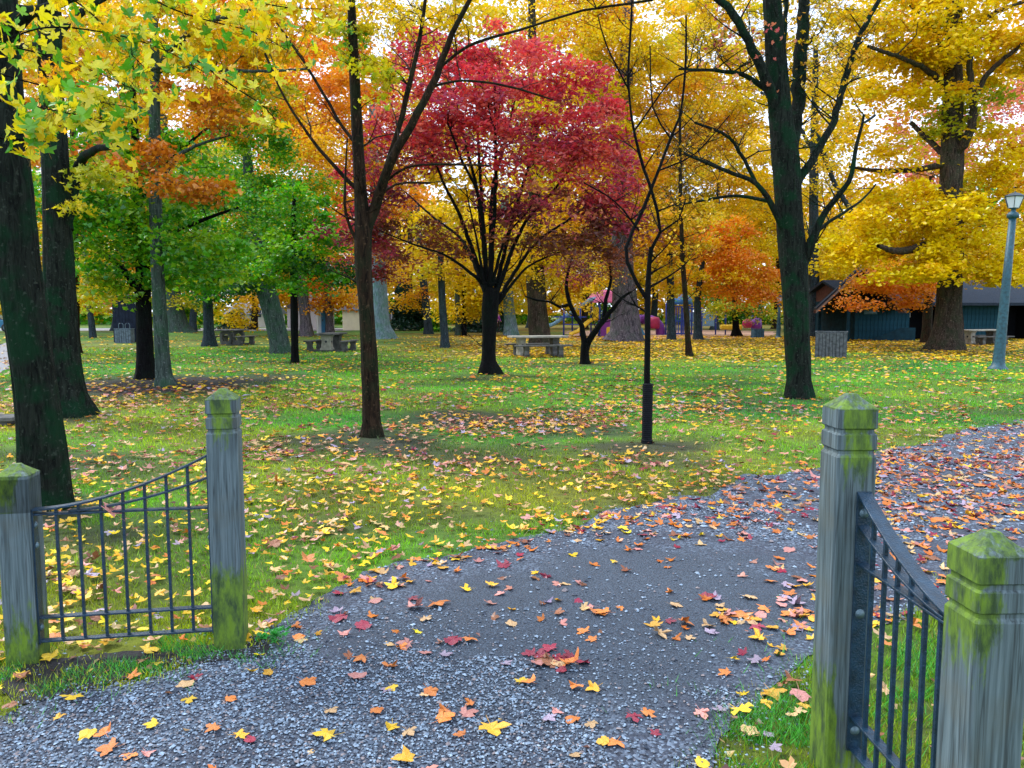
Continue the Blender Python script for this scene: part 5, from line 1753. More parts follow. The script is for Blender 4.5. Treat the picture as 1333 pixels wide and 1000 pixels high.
def lamp_post(loc, top_h, r, label, lean=(0, 0), seg=20):
    root = empty('lamp_post', loc, 0, label, 'street lamp', 'lamp posts in the park')
    root.rotation_euler = (lean[1], lean[0], 0)
    a = Acc()
    H_ = top_h - .62
    a.lathe([(r * 2.3, -.03), (r * 2.3, .03), (r * 2.1, .05), (r * 1.55, .11), (r * 1.35, .22), (r * 1.25, .5), (r * 1.14, 1.0), (r * .95, H_ * .6), (r * .78, H_ - .10)], seg)
    a.build('pole', lamp_m, root, True)
    a = Acc()
    a.lathe([(r * .8, H_ - .1), (r * 1.25, H_ - .06), (r * 1.35, H_ + .02), (r * 1.0, H_ + .07), (r * .55, H_ + .10), (r * .5, H_ + .17), (r * 1.1, H_ + .20)], seg)
    a.build('collar', lamp_m, root, True)
    z0, z1 = H_ + .20, H_ + .50
    a = Acc()
    k = 6
    R0, R1 = r * 1.3, r * 2.2
    a.lathe([(R0 * .95, z0), (R1 * .95, z1)], k)
    gl = a.build('lantern_glass', glass_m, root)
    a = Acc()
    for i in range(k):
        t = i * 2 * math.pi / k
        tube(a, [(R0 * math.cos(t), R0 * math.sin(t), z0, .010), (R1 * math.cos(t), R1 * math.sin(t), z1, .010)], 4)
    a.build('lantern_frame', frame_m, root)
    a = Acc()
    a.lathe([(R1 * 1.08, z1), (R1 * 1.1, z1 + .02), (R1 * .55, z1 + .10), (.02, z1 + .14), (.012, z1 + .18)], k)
    a.build('lantern_roof', frame_m, root)
    return root


p = G(1299, 481)
tp = U(1321, 255, p.y)
lamp_post(p, tp.z + .08, .118, 'leaning blue-green lamp post with a pale lantern at the right edge', lean=(math.atan2(tp.x - p.x, tp.z), 0))
p = G(1013, 440)
tp = U(1012, 384, p.y)
lamp_post(p, tp.z, .10, 'small pale far-off lamp post left of the tall mossy tree', (0, 0), 12)
p = G(1052, 438)
a = Acc()
a.lathe([(.12, 0), (.09, .1), (.08, 4), (.06, 9), (.05, 9.1)], 12, (p.x, p.y, 0))
tag(a.build('pole', mat_plain('pale_steel', (0.45, 0.50, 0.52), .5, .15, 10, .1), None, True), 'plain pale pole beside the tall mossy tree', 'pole')

# ================================================================== BUILDINGS
teal = mat_plain('dark_teal_boards', (0.008, 0.050, 0.075), 0.75, 0.3, 4, 0.3)
teal_d = mat_plain('teal_board_joint', (0.006, 0.03, 0.045), 0.8, 0.3, 4, 0.3)
dark_in = mat_plain('dark_interior', (0.006, 0.007, 0.010), 0.9, 0.2, 4, 0.0)
roof_u = mat_plain('brown_roof_timber', (0.10, 0.045, 0.035), 0.8, 0.3, 6, 0.3)
roof_t = mat_plain('blue_grey_shingle', (0.020, 0.030, 0.045), 0.8, 0.3, 14, 0.6)

c0 = G(1112, 443)                      # near corner of the park building
LB, WB, HB, RB = 17.0, 7.0, 2.30, 3.45
broot = empty('park_building', (c0.x, c0.y, 0), R(4), 'long dark teal board building with a brown gabled porch roof at the right', 'building')
# front wall pieces around the dark doorway, x from 0 (near-left corner) to LB; y=0 is the front
BX = 0.235                              # board pitch
door0, door1 = 3.3, 5.0
wall = Acc()
for (x0, x1) in ((0, door0), (door1, 9.2), (10.8, LB)):
    wall.box(((x0 + x1) / 2, .10, HB / 2), (x1 - x0, .12, HB))
wall.box((-.0 + .06, WB / 2, HB / 2), (.12, WB - .4, HB))
wall.box((LB - .06, WB / 2, HB / 2), (.12, WB - .4, HB))
wall.box((LB / 2, WB - .06, HB / 2), (LB, .12, HB))
wo = wall.build('wall', teal_d, broot)
nb = int(LB / BX)
bmesh_shared = None
for k in range(nb):
    x = BX * (k + .5)
    if door0 - .05 < x < door1 + .05 or 9.15 < x < 10.85: continue
    if bmesh_shared is None:
        a = Acc()
        a.box((0, 0, 0), (BX - .022, .03, HB - .04))
        o = a.build('board', teal, wo)
        bmesh_shared = o.data
    else:
        o = bpy.data.objects.new('board', bmesh_shared)
        C.objects.link(o)
        o.parent = wo
    o.location = (x, .022, HB / 2)
for (x0, x1) in ((door0, door1), (9.2, 10.8)):
    a = Acc()
    a.box(((x0 + x1) / 2, 1.4, HB / 2), (x1 - x0 + .6, .08, HB))
    a.box((x0 - .05, .8, HB / 2), (.08, 1.2, HB))
    a.box((x1 + .05, .8, HB / 2), (.08, 1.2, HB))
    a.build('doorway_recess', dark_in, broot)
a = Acc()
a.box((door0 + .75, 1.33, 1.45), (.16, .02, .28))
a.build('notice', mat_plain('white_card', (.75, .75, .75), .6, .05, 5, 0), broot)
a = Acc()
a.box((.9, .0, 1.75), (.8, .04, .5))
wf = a.build('window', mat_plain('teal_frame', (.03, .12, .15), .6, .2, 8, .1), broot)
a = Acc()
a.box((.9, -.025, 1.75), (.66, .012, .38))
a.build('pane', mat_plain('dull_glass', (.03, .09, .12), .15, .2, 4, 0), wf)
# roof: ridge along x, porch overhang on the left
XO = -.35
slope = (RB - HB) / (WB / 2)
for sgn, nm in ((-1, 'front'), (1, 'back')):
    ev = .9
    ye, ze = (-ev if sgn < 0 else WB + ev), HB - ev * slope
    a = Acc()
    V = [(XO, ye, ze), (LB + 1, ye, ze), (LB + 1, WB / 2, RB), (XO, WB / 2, RB)]
    V2 = [(x, y, z + .16) for x, y, z in V]
    a.poly(V + V2, [(0, 1, 2, 3), (7, 6, 5, 4), (0, 4, 5, 1), (1, 5, 6, 2), (2, 6, 7, 3), (3, 7, 4, 0)])
    ro = a.build('roof', roof_t, broot)
a = Acc()
a.poly([(.0, 0, HB), (.0, WB, HB), (.0, WB / 2, RB - .05), (.1, 0, HB), (.1, WB, HB), (.1, WB / 2, RB - .05)], [(0, 2, 1), (3, 4, 5), (0, 1, 4, 3), (1, 2, 5, 4), (2, 0, 3, 5)])
a.build('gable', roof_u, broot)
# the gabled porch at the near corner, its open gable towards the lawn
pq = U(1115, 420, c0.y - .8)
pr = empty('porch', (0, 0, 0), 0)
pr.parent = broot
pr.location = (pq.x - c0.x, pq.y - c0.y, 0)
pr.rotation_euler = (0, 0, R(-24))
hw, ez, pz = 2.25, 1.72, 4.05
for sg in (-1, 1):
    for (nm, y0_, y1_, z_, th, mt) in [('roof', -1.6, 4.5, .06, .10, roof_t), ('soffit', -1.58, 4.4, .0, .05, roof_u)]:
        a = Acc()
        V = [(sg * hw, y0_, ez + z_), (0, y0_, pz + z_), (0, y1_, pz + z_), (sg * hw, y1_, ez + z_)]
        V2 = [(x, y, z + th) for x, y, z in V]
        a.poly(V + V2, [(0, 1, 2, 3), (7, 6, 5, 4), (0, 4, 5, 1), (1, 5, 6, 2), (2, 6, 7, 3), (3, 7, 4, 0)])
        a.build(nm, mt, pr)
    for ky in range(9):
        a = Acc()
        y0_ = -1.62 + ky * .72
        V = [(sg * (hw + .02), y0_, ez - .16), (0, y0_, pz - .14), (0, y0_ + .09, pz - .14), (sg * (hw + .02), y0_ + .09, ez - .16)]
        V2 = [(x, y, z + .15) for x, y, z in V]
        a.poly(V + V2, [(0, 1, 2, 3), (7, 6, 5, 4), (0, 4, 5, 1), (1, 5, 6, 2), (2, 6, 7, 3), (3, 7, 4, 0)])
        a.build('rafter', mat_plain('pale_rake_board', (.22, .15, .13), .8, .2, 5, .1) if ky == 0 else roof_u, pr)
for (x_, y_) in ((-.55, -.9), (-1.9, 3.6), (1.7, 3.6)):
    a = Acc()
    zt = pz - abs(x_) * (pz - ez) / hw - .16
    a.box((x_, y_, zt / 2), (.17, .17, zt))
    a.build('porch_post', teal_d, pr)
a = Acc(); a.box((0, 1.2, 2.1), (3.6, .12, .16)); a.build('tie_beam', roof_u, pr)
a = Acc()
a.poly([(.3, -1.1, 0), (2.2, -1.1, .75), (2.2, -1.1, .0), (.3, -1.0, 0), (2.2, -1.0, .75), (2.2, -1.0, 0)], [(0, 1, 2), (3, 5, 4), (0, 3, 4, 1), (1, 4, 5, 2), (2, 5, 3, 0)])
a.box((2.6, -1.05, .37), (.8, .1, .75))
a.build('ramp_wall', teal_d, broot)

cream = mat_plain('cream_plaster', (0.62, 0.54, 0.36), .85, .12, 1.5, .15)
white_p = mat_plain('white_plaster', (0.66, 0.68, 0.72), .8, .1, 1.5, .1)
grey_roof = mat_plain('grey_roof', (0.16, 0.17, 0.20), .85, .2, 5, .4)
pane_m = mat_plain('far_window_glass', (0.03, 0.05, 0.08), .15, .3, 3, 0)


def far_building(px0, px1, pytop, Yb, depth, label, wall_m, roof_h, windows=(), gable=False):
    x0, x1 = U(px0, 420, Yb).x, U(px1, 420, Yb).x
    h = U(0, pytop, Yb).z
    root = empty('house', ((x0 + x1) / 2, Yb + depth / 2, 0), 0, label, 'building')
    w = x1 - x0
    a = Acc()
    a.box((0, 0, h / 2), (w, depth, h))
    wo = a.build('wall', wall_m, root)
    a = Acc()
    if gable:
        a.prism([(-w / 2 - .3, h + .002), (w / 2 + .3, h + .002), (0, h + roof_h)], -depth / 2 - .3, depth / 2 + .3)
    else:
        a.prism([(-depth / 2 - .35, h + .002), (depth / 2 + .35, h + .002), (0, h + roof_h)], -w / 2 - .3, w / 2 + .3, 'x')
    a.build('roof', grey_roof, root)
    for (u, z, ww, hh) in windows:
        a = Acc()
        a.box((u * w / 2, -depth / 2 - .02, z), (ww + .14, .06, hh + .14))
        wi = a.build('window', white_p, root)
        a = Acc()
        a.box((u * w / 2, -depth / 2 - .055, z), (ww, .012, hh))
        a.build('pane', pane_m, wi)
    # board lines of the wall
    return root


far_building(446, 492, 404, 68, 6, 'tall cream end of a low building left of the pale mossy-footed trunk', cream, 1.6, [])
far_building(493, 560, 416, 70, 6, 'long low cream wall of a building between the pale trunk and the blue-grey trunk', cream, .5, [(-.3, 1.2, .8, .6)])
far_building(374, 412, 402, 76, 7, 'white house behind the stout leaning trunk', white_p, 1.5, [(.2, 1.6, .9, .9)], True)
far_building(296, 345, 409, 80, 7, 'white house glimpsed left of the stout leaning trunk', white_p, 1.2, [(-.4, 1.5, 1.2, .9), (.5, 1.5, 1.2, .9)])
# blue hut
p = G(424, 436.5)
root = empty('portable_toilet', (p.x, p.y, 0), R(20), 'small white and blue hut behind the left picnic table', 'portable toilet')
a = Acc(); a.box((0, 0, 1.1), (1.1, 1.1, 2.2)); a.build('cabin', white_p, root)
a = Acc(); a.box((0.05, -.57, 1.05), (.8, .04, 1.9)); dr = a.build('door', mat_plain('bright_blue_door', (.03, .22, .45), .5, .15, 5, .1), root)
a = Acc(); a.box((-.25, -.61, 1.05), (.05, .04, .14)); a.build('handle', dark_m, dr)
a = Acc(); a.lathe([(.85, 2.2), (.7, 2.3), (.2, 2.42), (.01, 2.45)], 4, (0, 0, 0), Matrix.Rotation(math.pi / 4, 3, 'Z')); a.build('roof', white_p, root)

# ================================================================== PLAYGROUND
pl = lambda n, c, r=.45: mat_plain(n, c, r, .12, 6, .05)
pink, purp, blue, yell, redm, lblue = pl('pink_plastic', (.62, .12, .26)), pl('purple_plastic', (.20, .03, .30)), pl('blue_steel', (.02, .06, .42)), pl('yellow_plastic', (.85, .55, .02)), pl('red_plastic', (.42, .02, .09)), pl('light_blue_panel', (.22, .42, .60))


def play_post(root, x, y, h, m=None, r=.055):
    a = Acc()
    a.lathe([(r, 0), (r, h), (r * .6, h + .05)], 8, (x, y, 0))
    a.build('post', m or blue, root, True)


# tower with a pink roof
p = G(789, 438)
root = empty('play_tower', (p.x, p.y, 0), R(18), 'playground tower with a pink hipped roof, purple and red panels', 'play structure')
for (x, y) in ((-.8, -.7), (.8, -.7), (-.8, .7), (.8, .7)): play_post(root, x, y, 2.35)
a = Acc(); a.lathe([(1.55, 2.25), (1.5, 2.36), (.95, 2.95), (.06, 3.1)], 4, (0, 0, 0), Matrix.Rotation(math.pi / 4, 3, 'Z')); a.build('roof', pink, root)
a = Acc(); a.box((0, 0, 1.1), (1.6, 1.4, .08)); a.build('deck', purp, root)
a = Acc(); a.box((0, -.72, .55), (1.45, .05, 1.0)); a.build('panel', purp, root)
a = Acc(); a.box((.83, 0, 1.45), (.05, 1.3, .7)); a.build('panel', redm, root)
a = Acc(); a.box((-.86, -.2, 1.5), (.05, .9, .85)); a.build('panel', yell, root)
for k in range(7):
    a = Acc(); a.lathe([(.018, 1.16), (.018, 1.75)], 6, (-.65 + k * .216, -.72, 0)); a.build('bar', blue, root)
a = Acc()
sl = smooth_path([(-.9, -.2, 1.12, .1), (-1.4, -.3, .95, .1), (-2.2, -.5, .35, .1), (-2.8, -.6, .15, .1)], .15)[:, :3]
V, fs = [], []
for q in sl:
    V += [(q[0], q[1] - .28, q[2] + .15), (q[0], q[1] - .24, q[2]), (q[0], q[1] + .24, q[2]), (q[0], q[1] + .28, q[2] + .15)]
for i in range(len(sl) - 1):
    for j in range(3): fs.append((i * 4 + j, i * 4 + j + 1, i * 4 + 5 + j, i * 4 + 4 + j))
a.poly(V, fs)
so = a.build('slide', yell, root, True)
so.modifiers.new('thick', 'SOLIDIFY').thickness = .03
# tunnel
p = G(838, 436)
root = empty('play_tunnel', (p.x, p.y, 0), R(0), 'purple and magenta round play tunnel between the giant trunk and the sapling', 'play structure')
a = Acc()
arc = smooth_path([(-1.5, 0, .0, .42), (-1.3, 0, .7, .34), (-.4, .1, 1.1, .36), (.6, .1, 1.0, .36), (1.1, 0, .6, .34), (1.2, 0, .0, .33)], .12)
tube(a, arc, 14)
a.build('tube', purp, root, True)
a = Acc(); a.lathe([(.3, .45), (.38, .6), (.38, 1.1), (.3, 1.25), (.05, 1.3)], 10, (.7, -.3, 0)); a.build('pod', redm, root, True)
a = Acc(); a.lathe([(.75, .0), (.6, .35), (.35, .7), (.05, 1.0)], 4, (-.75, -.6, 0)); a.build('climber', pl('teal_plastic', (.03, .2, .35)), root)
# blue climbing cage
p = G(888, 436.5)
root = empty('climbing_frame', (p.x, p.y, 0), R(8), 'dark blue barred climbing frame with a domed top', 'play structure')
w_ = 1.9
for sx in (-1, 1):
    for sy in (-1, 1): play_post(root, sx * w_ / 2, sy * .7, 2.2)
for k in range(9):
    for yy in (-.7, .7):
        a = Acc(); a.lathe([(.022, .1), (.022, 2.0)], 6, (-w_ / 2 + w_ * (k + 1) / 10, yy, 0)); a.build('bar', blue, root)
for zz in (.12, 1.0, 2.0):
    a = Acc()
    for yy in (-.7, .7): a.box((0, yy, zz), (w_, .06, .06))
    a.build('rail', blue, root)
a = Acc(); a.lathe([(.72, 2.15), (.66, 2.5), (.42, 2.8), (.1, 2.95)], 10, (0, 0, 0)); a.build('dome', pl('bright_blue_plastic', (.03, .18, .5)), root, True)
# swing / shelter row with light blue panels
p = G(935, 436)
root = empty('play_bridge', (p.x, p.y, 0), R(0), 'row of blue posts with a low yellow slide and red seat behind the dark trunk', 'play structure')
for k, x in enumerate((-2.6, -1.2, -.2, .5, 2.4)): play_post(root, x, 0, 1.9)
a = Acc(); a.box((-1.3, .8, 1.1), (2.4, .06, 1.0)); a.build('panel', lblue, root)
a = Acc(); a.box((.9, 0, .55), (1.5, .5, .35)); bevel(a.build('slide', yell, root), .1, 3)
a = Acc(); a.lathe([(.25, .5), (.36, .7), (.36, .95), (.2, 1.1), (.02, 1.15)], 10, (2.0, -.2, 0)); a.build('spinner', redm, root, True)
a = Acc(); a.lathe([(.3, .3), (.42, .6), (.4, 1.1), (.02, 1.3)], 10, (2.7, .1, 0)); a.build('spinner', purp, root, True)
a = Acc(); a.box((-1.3, 0, 1.85), (2.7, .08, .08)); a.box((1.4, 0, 1.85), (2.0, .08, .08)); a.build('beam', blue, root)
# light blue slide and blue posts to the left of the tower
p = G(752, 438)
root = empty('slide', (p.x, p.y, 0), R(-8), 'pale blue playground slide with blue posts right of the wide grey trunk', 'play structure')
a = Acc()
sl = [(-2.6, 0, .3), (-1.6, 0, .7), (-.4, 0, 1.5), (.8, 0, 2.3), (1.4, 0, 2.4)]
V, fs = [], []
for q in sl:
    V += [(q[0], -.45, q[2] + .25), (q[0], -.4, q[2]), (q[0], .4, q[2]), (q[0], .45, q[2] + .25)]
for i in range(len(sl) - 1):
    for j in range(3): fs.append((i * 4 + j, i * 4 + j + 1, i * 4 + 5 + j, i * 4 + 4 + j))
a.poly(V, fs)
so = a.build('chute', lblue, root, True)
so.modifiers.new('thick', 'SOLIDIFY').thickness = .05
for (x, y) in ((-.9, -.5), (.2, -.5), (1.4, -.5), (1.4, .5), (-.4, .5)): play_post(root, x, y, 2.2 if x > 0 else 1.9)
a = Acc(); a.box((-.5, -.5, 1.3), (2.2, .05, .06)); a.box((.3, -.5, .8), (2.2, .05, .06)); a.build('rail', blue, root)
a = Acc(); a.box((1.9, -.2, .4), (1.2, .7, .5)); bevel(a.build('step', yell, root), .08, 2)


# ================================================================== CARS, PERSON
def car(loc, rz, label, col, name='parked_car'):
    root = empty(name, loc, rz, label, 'car', 'cars parked beyond the park')
    body_m = mat_plain('car_paint_' + col[0], col[1], .25, .03, 3, 0)
    prof = [(-2.15, .35), (-2.18, .75), (-1.95, .98), (-1.2, 1.03), (1.0, .98), (1.9, .86), (2.15, .68), (2.18, .35)]
    a = Acc()
    V, fs = [], []
    n = len(prof)
    for y, ins in ((-.86, .06), (-.80, 0), (.80, 0), (.86, .06)):
        for x, z in prof: V.append((x * (1 - ins * .3), y, z if abs(y) < .85 else z * .97 + .01))
    for r_ in range(3):
        for i in range(n): fs.append((r_ * n + i, r_ * n + (i + 1) % n, (r_ + 1) * n + (i + 1) % n, (r_ + 1) * n + i))
    fs += [tuple(range(n))[::-1], tuple(range(3 * n, 4 * n))]
    a.poly(V, fs)
    bevel(a.build('body', body_m, root), .05, 3)
    cab = [(-1.75, 1.0), (-1.25, 1.42), (-.3, 1.50), (.45, 1.42), (1.15, 1.0)]
    a = Acc()
    V = [(x, -.74 + (z - 1) * .28, z) for x, z in cab] + [(x, .74 - (z - 1) * .28, z) for x, z in cab]
    a.poly(V, [(4, 3, 2, 1, 0), (5, 6, 7, 8, 9)] + [(i, i + 1, 6 + i, 5 + i) for i in range(4)] + [(4, 0, 5, 9)])
    a.build('windows', pane_m, root)
    a = Acc()
    V = [(x, s * (.74 - (z - 1) * .28) , z + .015) for s in (-1, 1) for x, z in cab[1:4]]
    a.poly(V, [(0, 1, 4, 3), (1, 2, 5, 4)])
    o = a.build('roof', body_m, root)
    o.modifiers.new('t', 'SOLIDIFY').thickness = .03
    for sx in (-1.35, 1.35):
        for sy in (-.82, .82):
            a = Acc()
            a.lathe([(.20, -.1), (.32, -.1), (.34, -.06), (.34, .06), (.32, .1), (.20, .1)], 18, (sx, sy, .34), Matrix.Rotation(math.pi / 2, 3, 'X'))
            w = a.build('wheel', dark_m, root, True)
            a = Acc()
            a.lathe([(.19, -.105), (.17, -.08), (.04, -.09), (.01, -.09), (.01, .09), (.04, .09), (.17, .08), (.19, .105)], 12, (sx, sy, .34), Matrix.Rotation(math.pi / 2, 3, 'X'))
            a.build('rim', bolt_m, w)
    for sy in (-.62, .62):
        a = Acc(); a.box((2.14, sy, .70), (.08, .3, .13)); a.build('headlight', glass_m, root)
    return root


P0 = U(-12, 425, 62); car((P0.x, 62, .016), R(15), 'blue car at the left edge beyond the park road', ('blue', (.03, .20, .40)))
P0 = U(56, 425, 64); car((P0.x, 64, .016), R(160), 'white car glimpsed between the two big left trunks', ('white', (.7, .7, .72)))


def person(loc, rz, label):
    root = empty('person', loc, rz, label, 'person')

    def skin(name, pts, edges, mat, rootv=0):
        me = bpy.data.meshes.new(name)
        me.from_pydata([p[:3] for p in pts], edges, [])
        o = bpy.data.objects.new(name, me)
        C.objects.link(o)
        o.parent = root
        o.modifiers.new('skin', 'SKIN')
        for i, p in enumerate(pts):
            me.skin_vertices[0].data[i].radius = (p[3], p[3] * (p[4] if len(p) > 4 else 1))
        me.skin_vertices[0].data[rootv].use_root = True
        s = o.modifiers.new('sub', 'SUBSURF')
        s.levels = s.render_levels = 1
        me.materials.append(mat)
        return o
    sk = mat_plain('skin', (.45, .26, .18), .6, .05, 5, 0)
    B = [(0, 0, .95, .13, .8), (0, 0, 1.15, .115, .8), (0, 0, 1.36, .14, .7), (0, 0, 1.46, .06), (0, -.01, 1.55, .085), (0, -.01, 1.66, .075),
         (.10, 0, .88, .085), (.12, -.08, .50, .06), (.12, .02, .09, .045), (.12, -.14, .04, .04), (-.10, 0, .88, .085), (-.12, .06, .50, .06), (-.13, .16, .10, .045), (-.13, .02, .04, .04),
         (.20, 0, 1.38, .055), (.25, -.02, 1.12, .042), (.22, -.16, .92, .035), (.21, -.22, .86, .03), (-.20, 0, 1.38, .055), (-.25, .02, 1.12, .042), (-.24, -.06, .88, .035), (-.24, -.09, .80, .03)]
    E_ = [(0, 1), (1, 2), (2, 3), (3, 4), (4, 5), (0, 6), (6, 7), (7, 8), (8, 9), (0, 10), (10, 11), (11, 12), (12, 13), (2, 14), (14, 15), (15, 16), (16, 17), (2, 18), (18, 19), (19, 20), (20, 21)]
    skin('body', B, E_, sk)
    g = .022
    J = [0, 1, 2, 14, 15, 16, 18, 19, 20]
    skin('jacket', [(*B[i][:3], B[i][3] + g, *(B[i][4:] or (1,))) for i in J], [(0, 1), (1, 2), (2, 3), (3, 4), (4, 5), (2, 6), (6, 7), (7, 8)], pl('purple_jacket', (.32, .05, .34), .8))
    J = [0, 6, 7, 8, 10, 11, 12]
    skin('trousers', [(*B[i][:3], B[i][3] + g * .8, 1) for i in J], [(0, 1), (1, 2), (2, 3), (0, 4), (4, 5), (5, 6)], dark_m)
    a = Acc()
    a.lathe([(.05, 1.50), (.095, 1.54), (.105, 1.62), (.09, 1.70), (.05, 1.745), (.005, 1.755)], 12, (0, .02, 0))
    a.build('hair', mat_plain('dark_hair', (.02, .012, .01), .6, .1, 9, 0), root, True)


p = G(648, 434.5)
person((p.x, p.y, 0), R(70), 'person in purple jacket and dark trousers between the red maple and the silvery trunk')

# low log and stone slab at the far left
p = G(6, 553)
root_m = conc
a = Acc()
a.box((0, 0, .10), (1.1, .45, .06))
a.box((-.35, 0, .035), (.2, .35, .07)); a.box((.35, 0, .035), (.2, .35, .07))
o = a.build('stone_slab', conc, None)
bevel(o, .012)
o.location = (p.x - .35, p.y, 0)
o.rotation_euler = (0, 0, R(6))
tag(o, 'low concrete slab at the left edge behind the leaning trunk', 'slab')

# leafy weed by the left post
p = G(357, 838)
root = empty('weed', (p.x, p.y, 0), 0, 'small bright green leafy weed at the foot of the taller left fence post', 'plant')
rg = np.random.default_rng(9)
a = Acc()
st = Acc()
tips = []
for k in range(26):
    th, ln = rg.uniform(0, 6.28), rg.uniform(.03, .09)
    e = np.array([math.cos(th) * ln, math.sin(th) * ln * .7, rg.uniform(.03, .085)])
    tube(st, [[0, 0, 0, .0015], [*(e * .6 + [0, 0, .012]), .0012], [*e, .0008]], 3)
    tips.append(e)
    tips.append(e * .75 + [0.004, 0, .01])
leaves(a, np.array(tips), .038 * rg.uniform(.6, 1.2, len(tips)), np.clip(np.array([.05, .36, .05]) * rg.uniform(.5, 1.6, (len(tips), 1)), 0, .8), 'lobed', (5, 60), .5, rg)
st.build('stems', mat_plain('green_stem', (.08, .2, .03), .6, .1, 9, 0), root)
a.build('foliage', LEAF, root)['kind'] = 'stuff'

# ================================================================== FALLEN LEAVES
FC = {
    'yellow': mat_fallen('yellow_fallen_leaf', (.86, .60, .02), (.80, .44, .02)),
    'golden': mat_fallen('golden_fallen_leaf', (.80, .46, .03), (.62, .26, .02)),
    'tan': mat_fallen('tan_fallen_leaf', (.68, .46, .22), (.50, .26, .11)),
    'orange': mat_fallen('orange_fallen_leaf', (.74, .26, .04), (.56, .13, .03)),
    'pinkish': mat_fallen('pinkish_fallen_leaf', (.68, .32, .26), (.52, .16, .14)),
    'crimson': mat_fallen('crimson_fallen_leaf', (.34, .022, .05), (.17, .012, .035)),
    'brown': mat_fallen('brown_fallen_leaf', (.34, .13, .05), (.17, .055, .03)),
    'mauve': mat_fallen('mauve_fallen_leaf', (.46, .40, .48), (.25, .14, .24)),
}
FCOL = {'yellow': (.84, .56, .02), 'golden': (.74, .38, .02), 'tan': (.60, .38, .17), 'orange': (.68, .20, .03), 'pinkish': (.60, .26, .20), 'crimson': (.27, .02, .045), 'brown': (.24, .09, .04), 'mauve': (.36, .28, .36)}
rg = np.random.default_rng(21)
FM = {}
for cn in FC:
    FM[cn] = []
    for s in range(8):
        v = TPL['maple'][0].copy()
        v[1:, :2] += rg.normal(0, .035, (len(v) - 1, 2))
        v[:, 0] *= rg.uniform(.72, 1.12)
        if s in (2, 5):                      # leaves with shallow lobes
            ctr_ = v[1:, :2].mean(0)
            rr_ = np.linalg.norm(v[1:, :2] - ctr_, axis=1)[:, None]
            v[1:, :2] = ctr_ + (v[1:, :2] - ctr_) * (.38 / rr_) ** .62
        if s in (3, 6):                      # one side rolled over
            k_ = v[:, 0] > .18
            v[k_, 2] += (v[k_, 0] - .18) * 1.1
            v[k_, 0] = .18 + (v[k_, 0] - .18) * .35
        cu, cv_ = rg.uniform(-.1, .55), rg.uniform(-.25, .35)
        v[:, 2] += cu * v[:, 0] ** 2 * (1 + .5 * np.sign(v[:, 0]) * rg.uniform(-1, 1)) + cv_ * v[:, 1] ** 2 + rg.normal(0, .035, len(v))
        v[:, 2] -= v[:, 2].min()
        v[0, 2] += .02
        stem = np.array([[-.012, -.18, .03], [.012, -.18, .03], [.03, -.42, .06], [.05, -.60, .10], [.035, -.60, .10], [.012, -.42, .06]])
        stem[:, 2] += v[1, 2] - .02
        a = Acc()
        a.poly(np.vstack([v, stem]), [tuple(t) for t in TPL['maple'][1]] + [(len(v), len(v) + 1, len(v) + 2, len(v) + 5), (len(v) + 5, len(v) + 2, len(v) + 3, len(v) + 4)])
        o = a.build('fallen_leaf', FC[cn])
        FM[cn].append(o.data)
        bpy.data.objects.remove(o)


def zone_of(x, y, px, py, onp):
    """where a leaf lies, in words one can follow"""
    if not onp:
        if px > 1135: return 'in grass behind the right fence'
        if px > 930 and py > 850: return 'on the grassy corner by the right post'
        if px < 60 and py > 860: return 'in front of the short left post'
        if px < 300 and py > 838: return 'in dirt before the left fence'
        if px < 55: return 'on grass left of the short left post'
        if px < 165: return 'behind the left fence, left half'
        if px < 278: return 'behind the left fence, right half'
        if px < 345: return 'on grass right beside the taller left post'
        if px < 420: return 'on grass above the green weed'
        if px < 520: return 'on grass at the bend of the path edge'
        if px < 620: return 'on lawn right of the path bend'
        if px < 850: return 'on grass along the path\'s far edge'
        return 'on lawn below the sapling'
    if px > 1135: return 'on the path behind the right fence'
    if py > 930: return 'on gravel in the bottom left corner' if px < 220 else ('on gravel at the bottom, left of centre' if px < 520 else ('on gravel at the bottom centre' if px < 760 else 'at the bottom, near the grassy corner'))
    if py > 860: return 'on gravel in front of the left fence' if px < 340 else ('on gravel right of the taller left post' if px < 560 else ('on gravel in the middle foreground' if px < 760 else 'on packed dirt left of the right post'))
    if py > 780: return 'on dark dirt beside the green weed' if px < 480 else ('in the gateway, left part' if px < 680 else ('in the gateway, middle part' if px < 860 else 'in the gateway, close to the right post'))
    if py > 715: return 'beyond the gateway, at the left edge' if px < 760 else ('beyond the gateway, middle' if px < 900 else 'beyond the gateway, right part')
    return 'far up the path by the lawn' if px < 900 else 'far up the path, left of the right post'


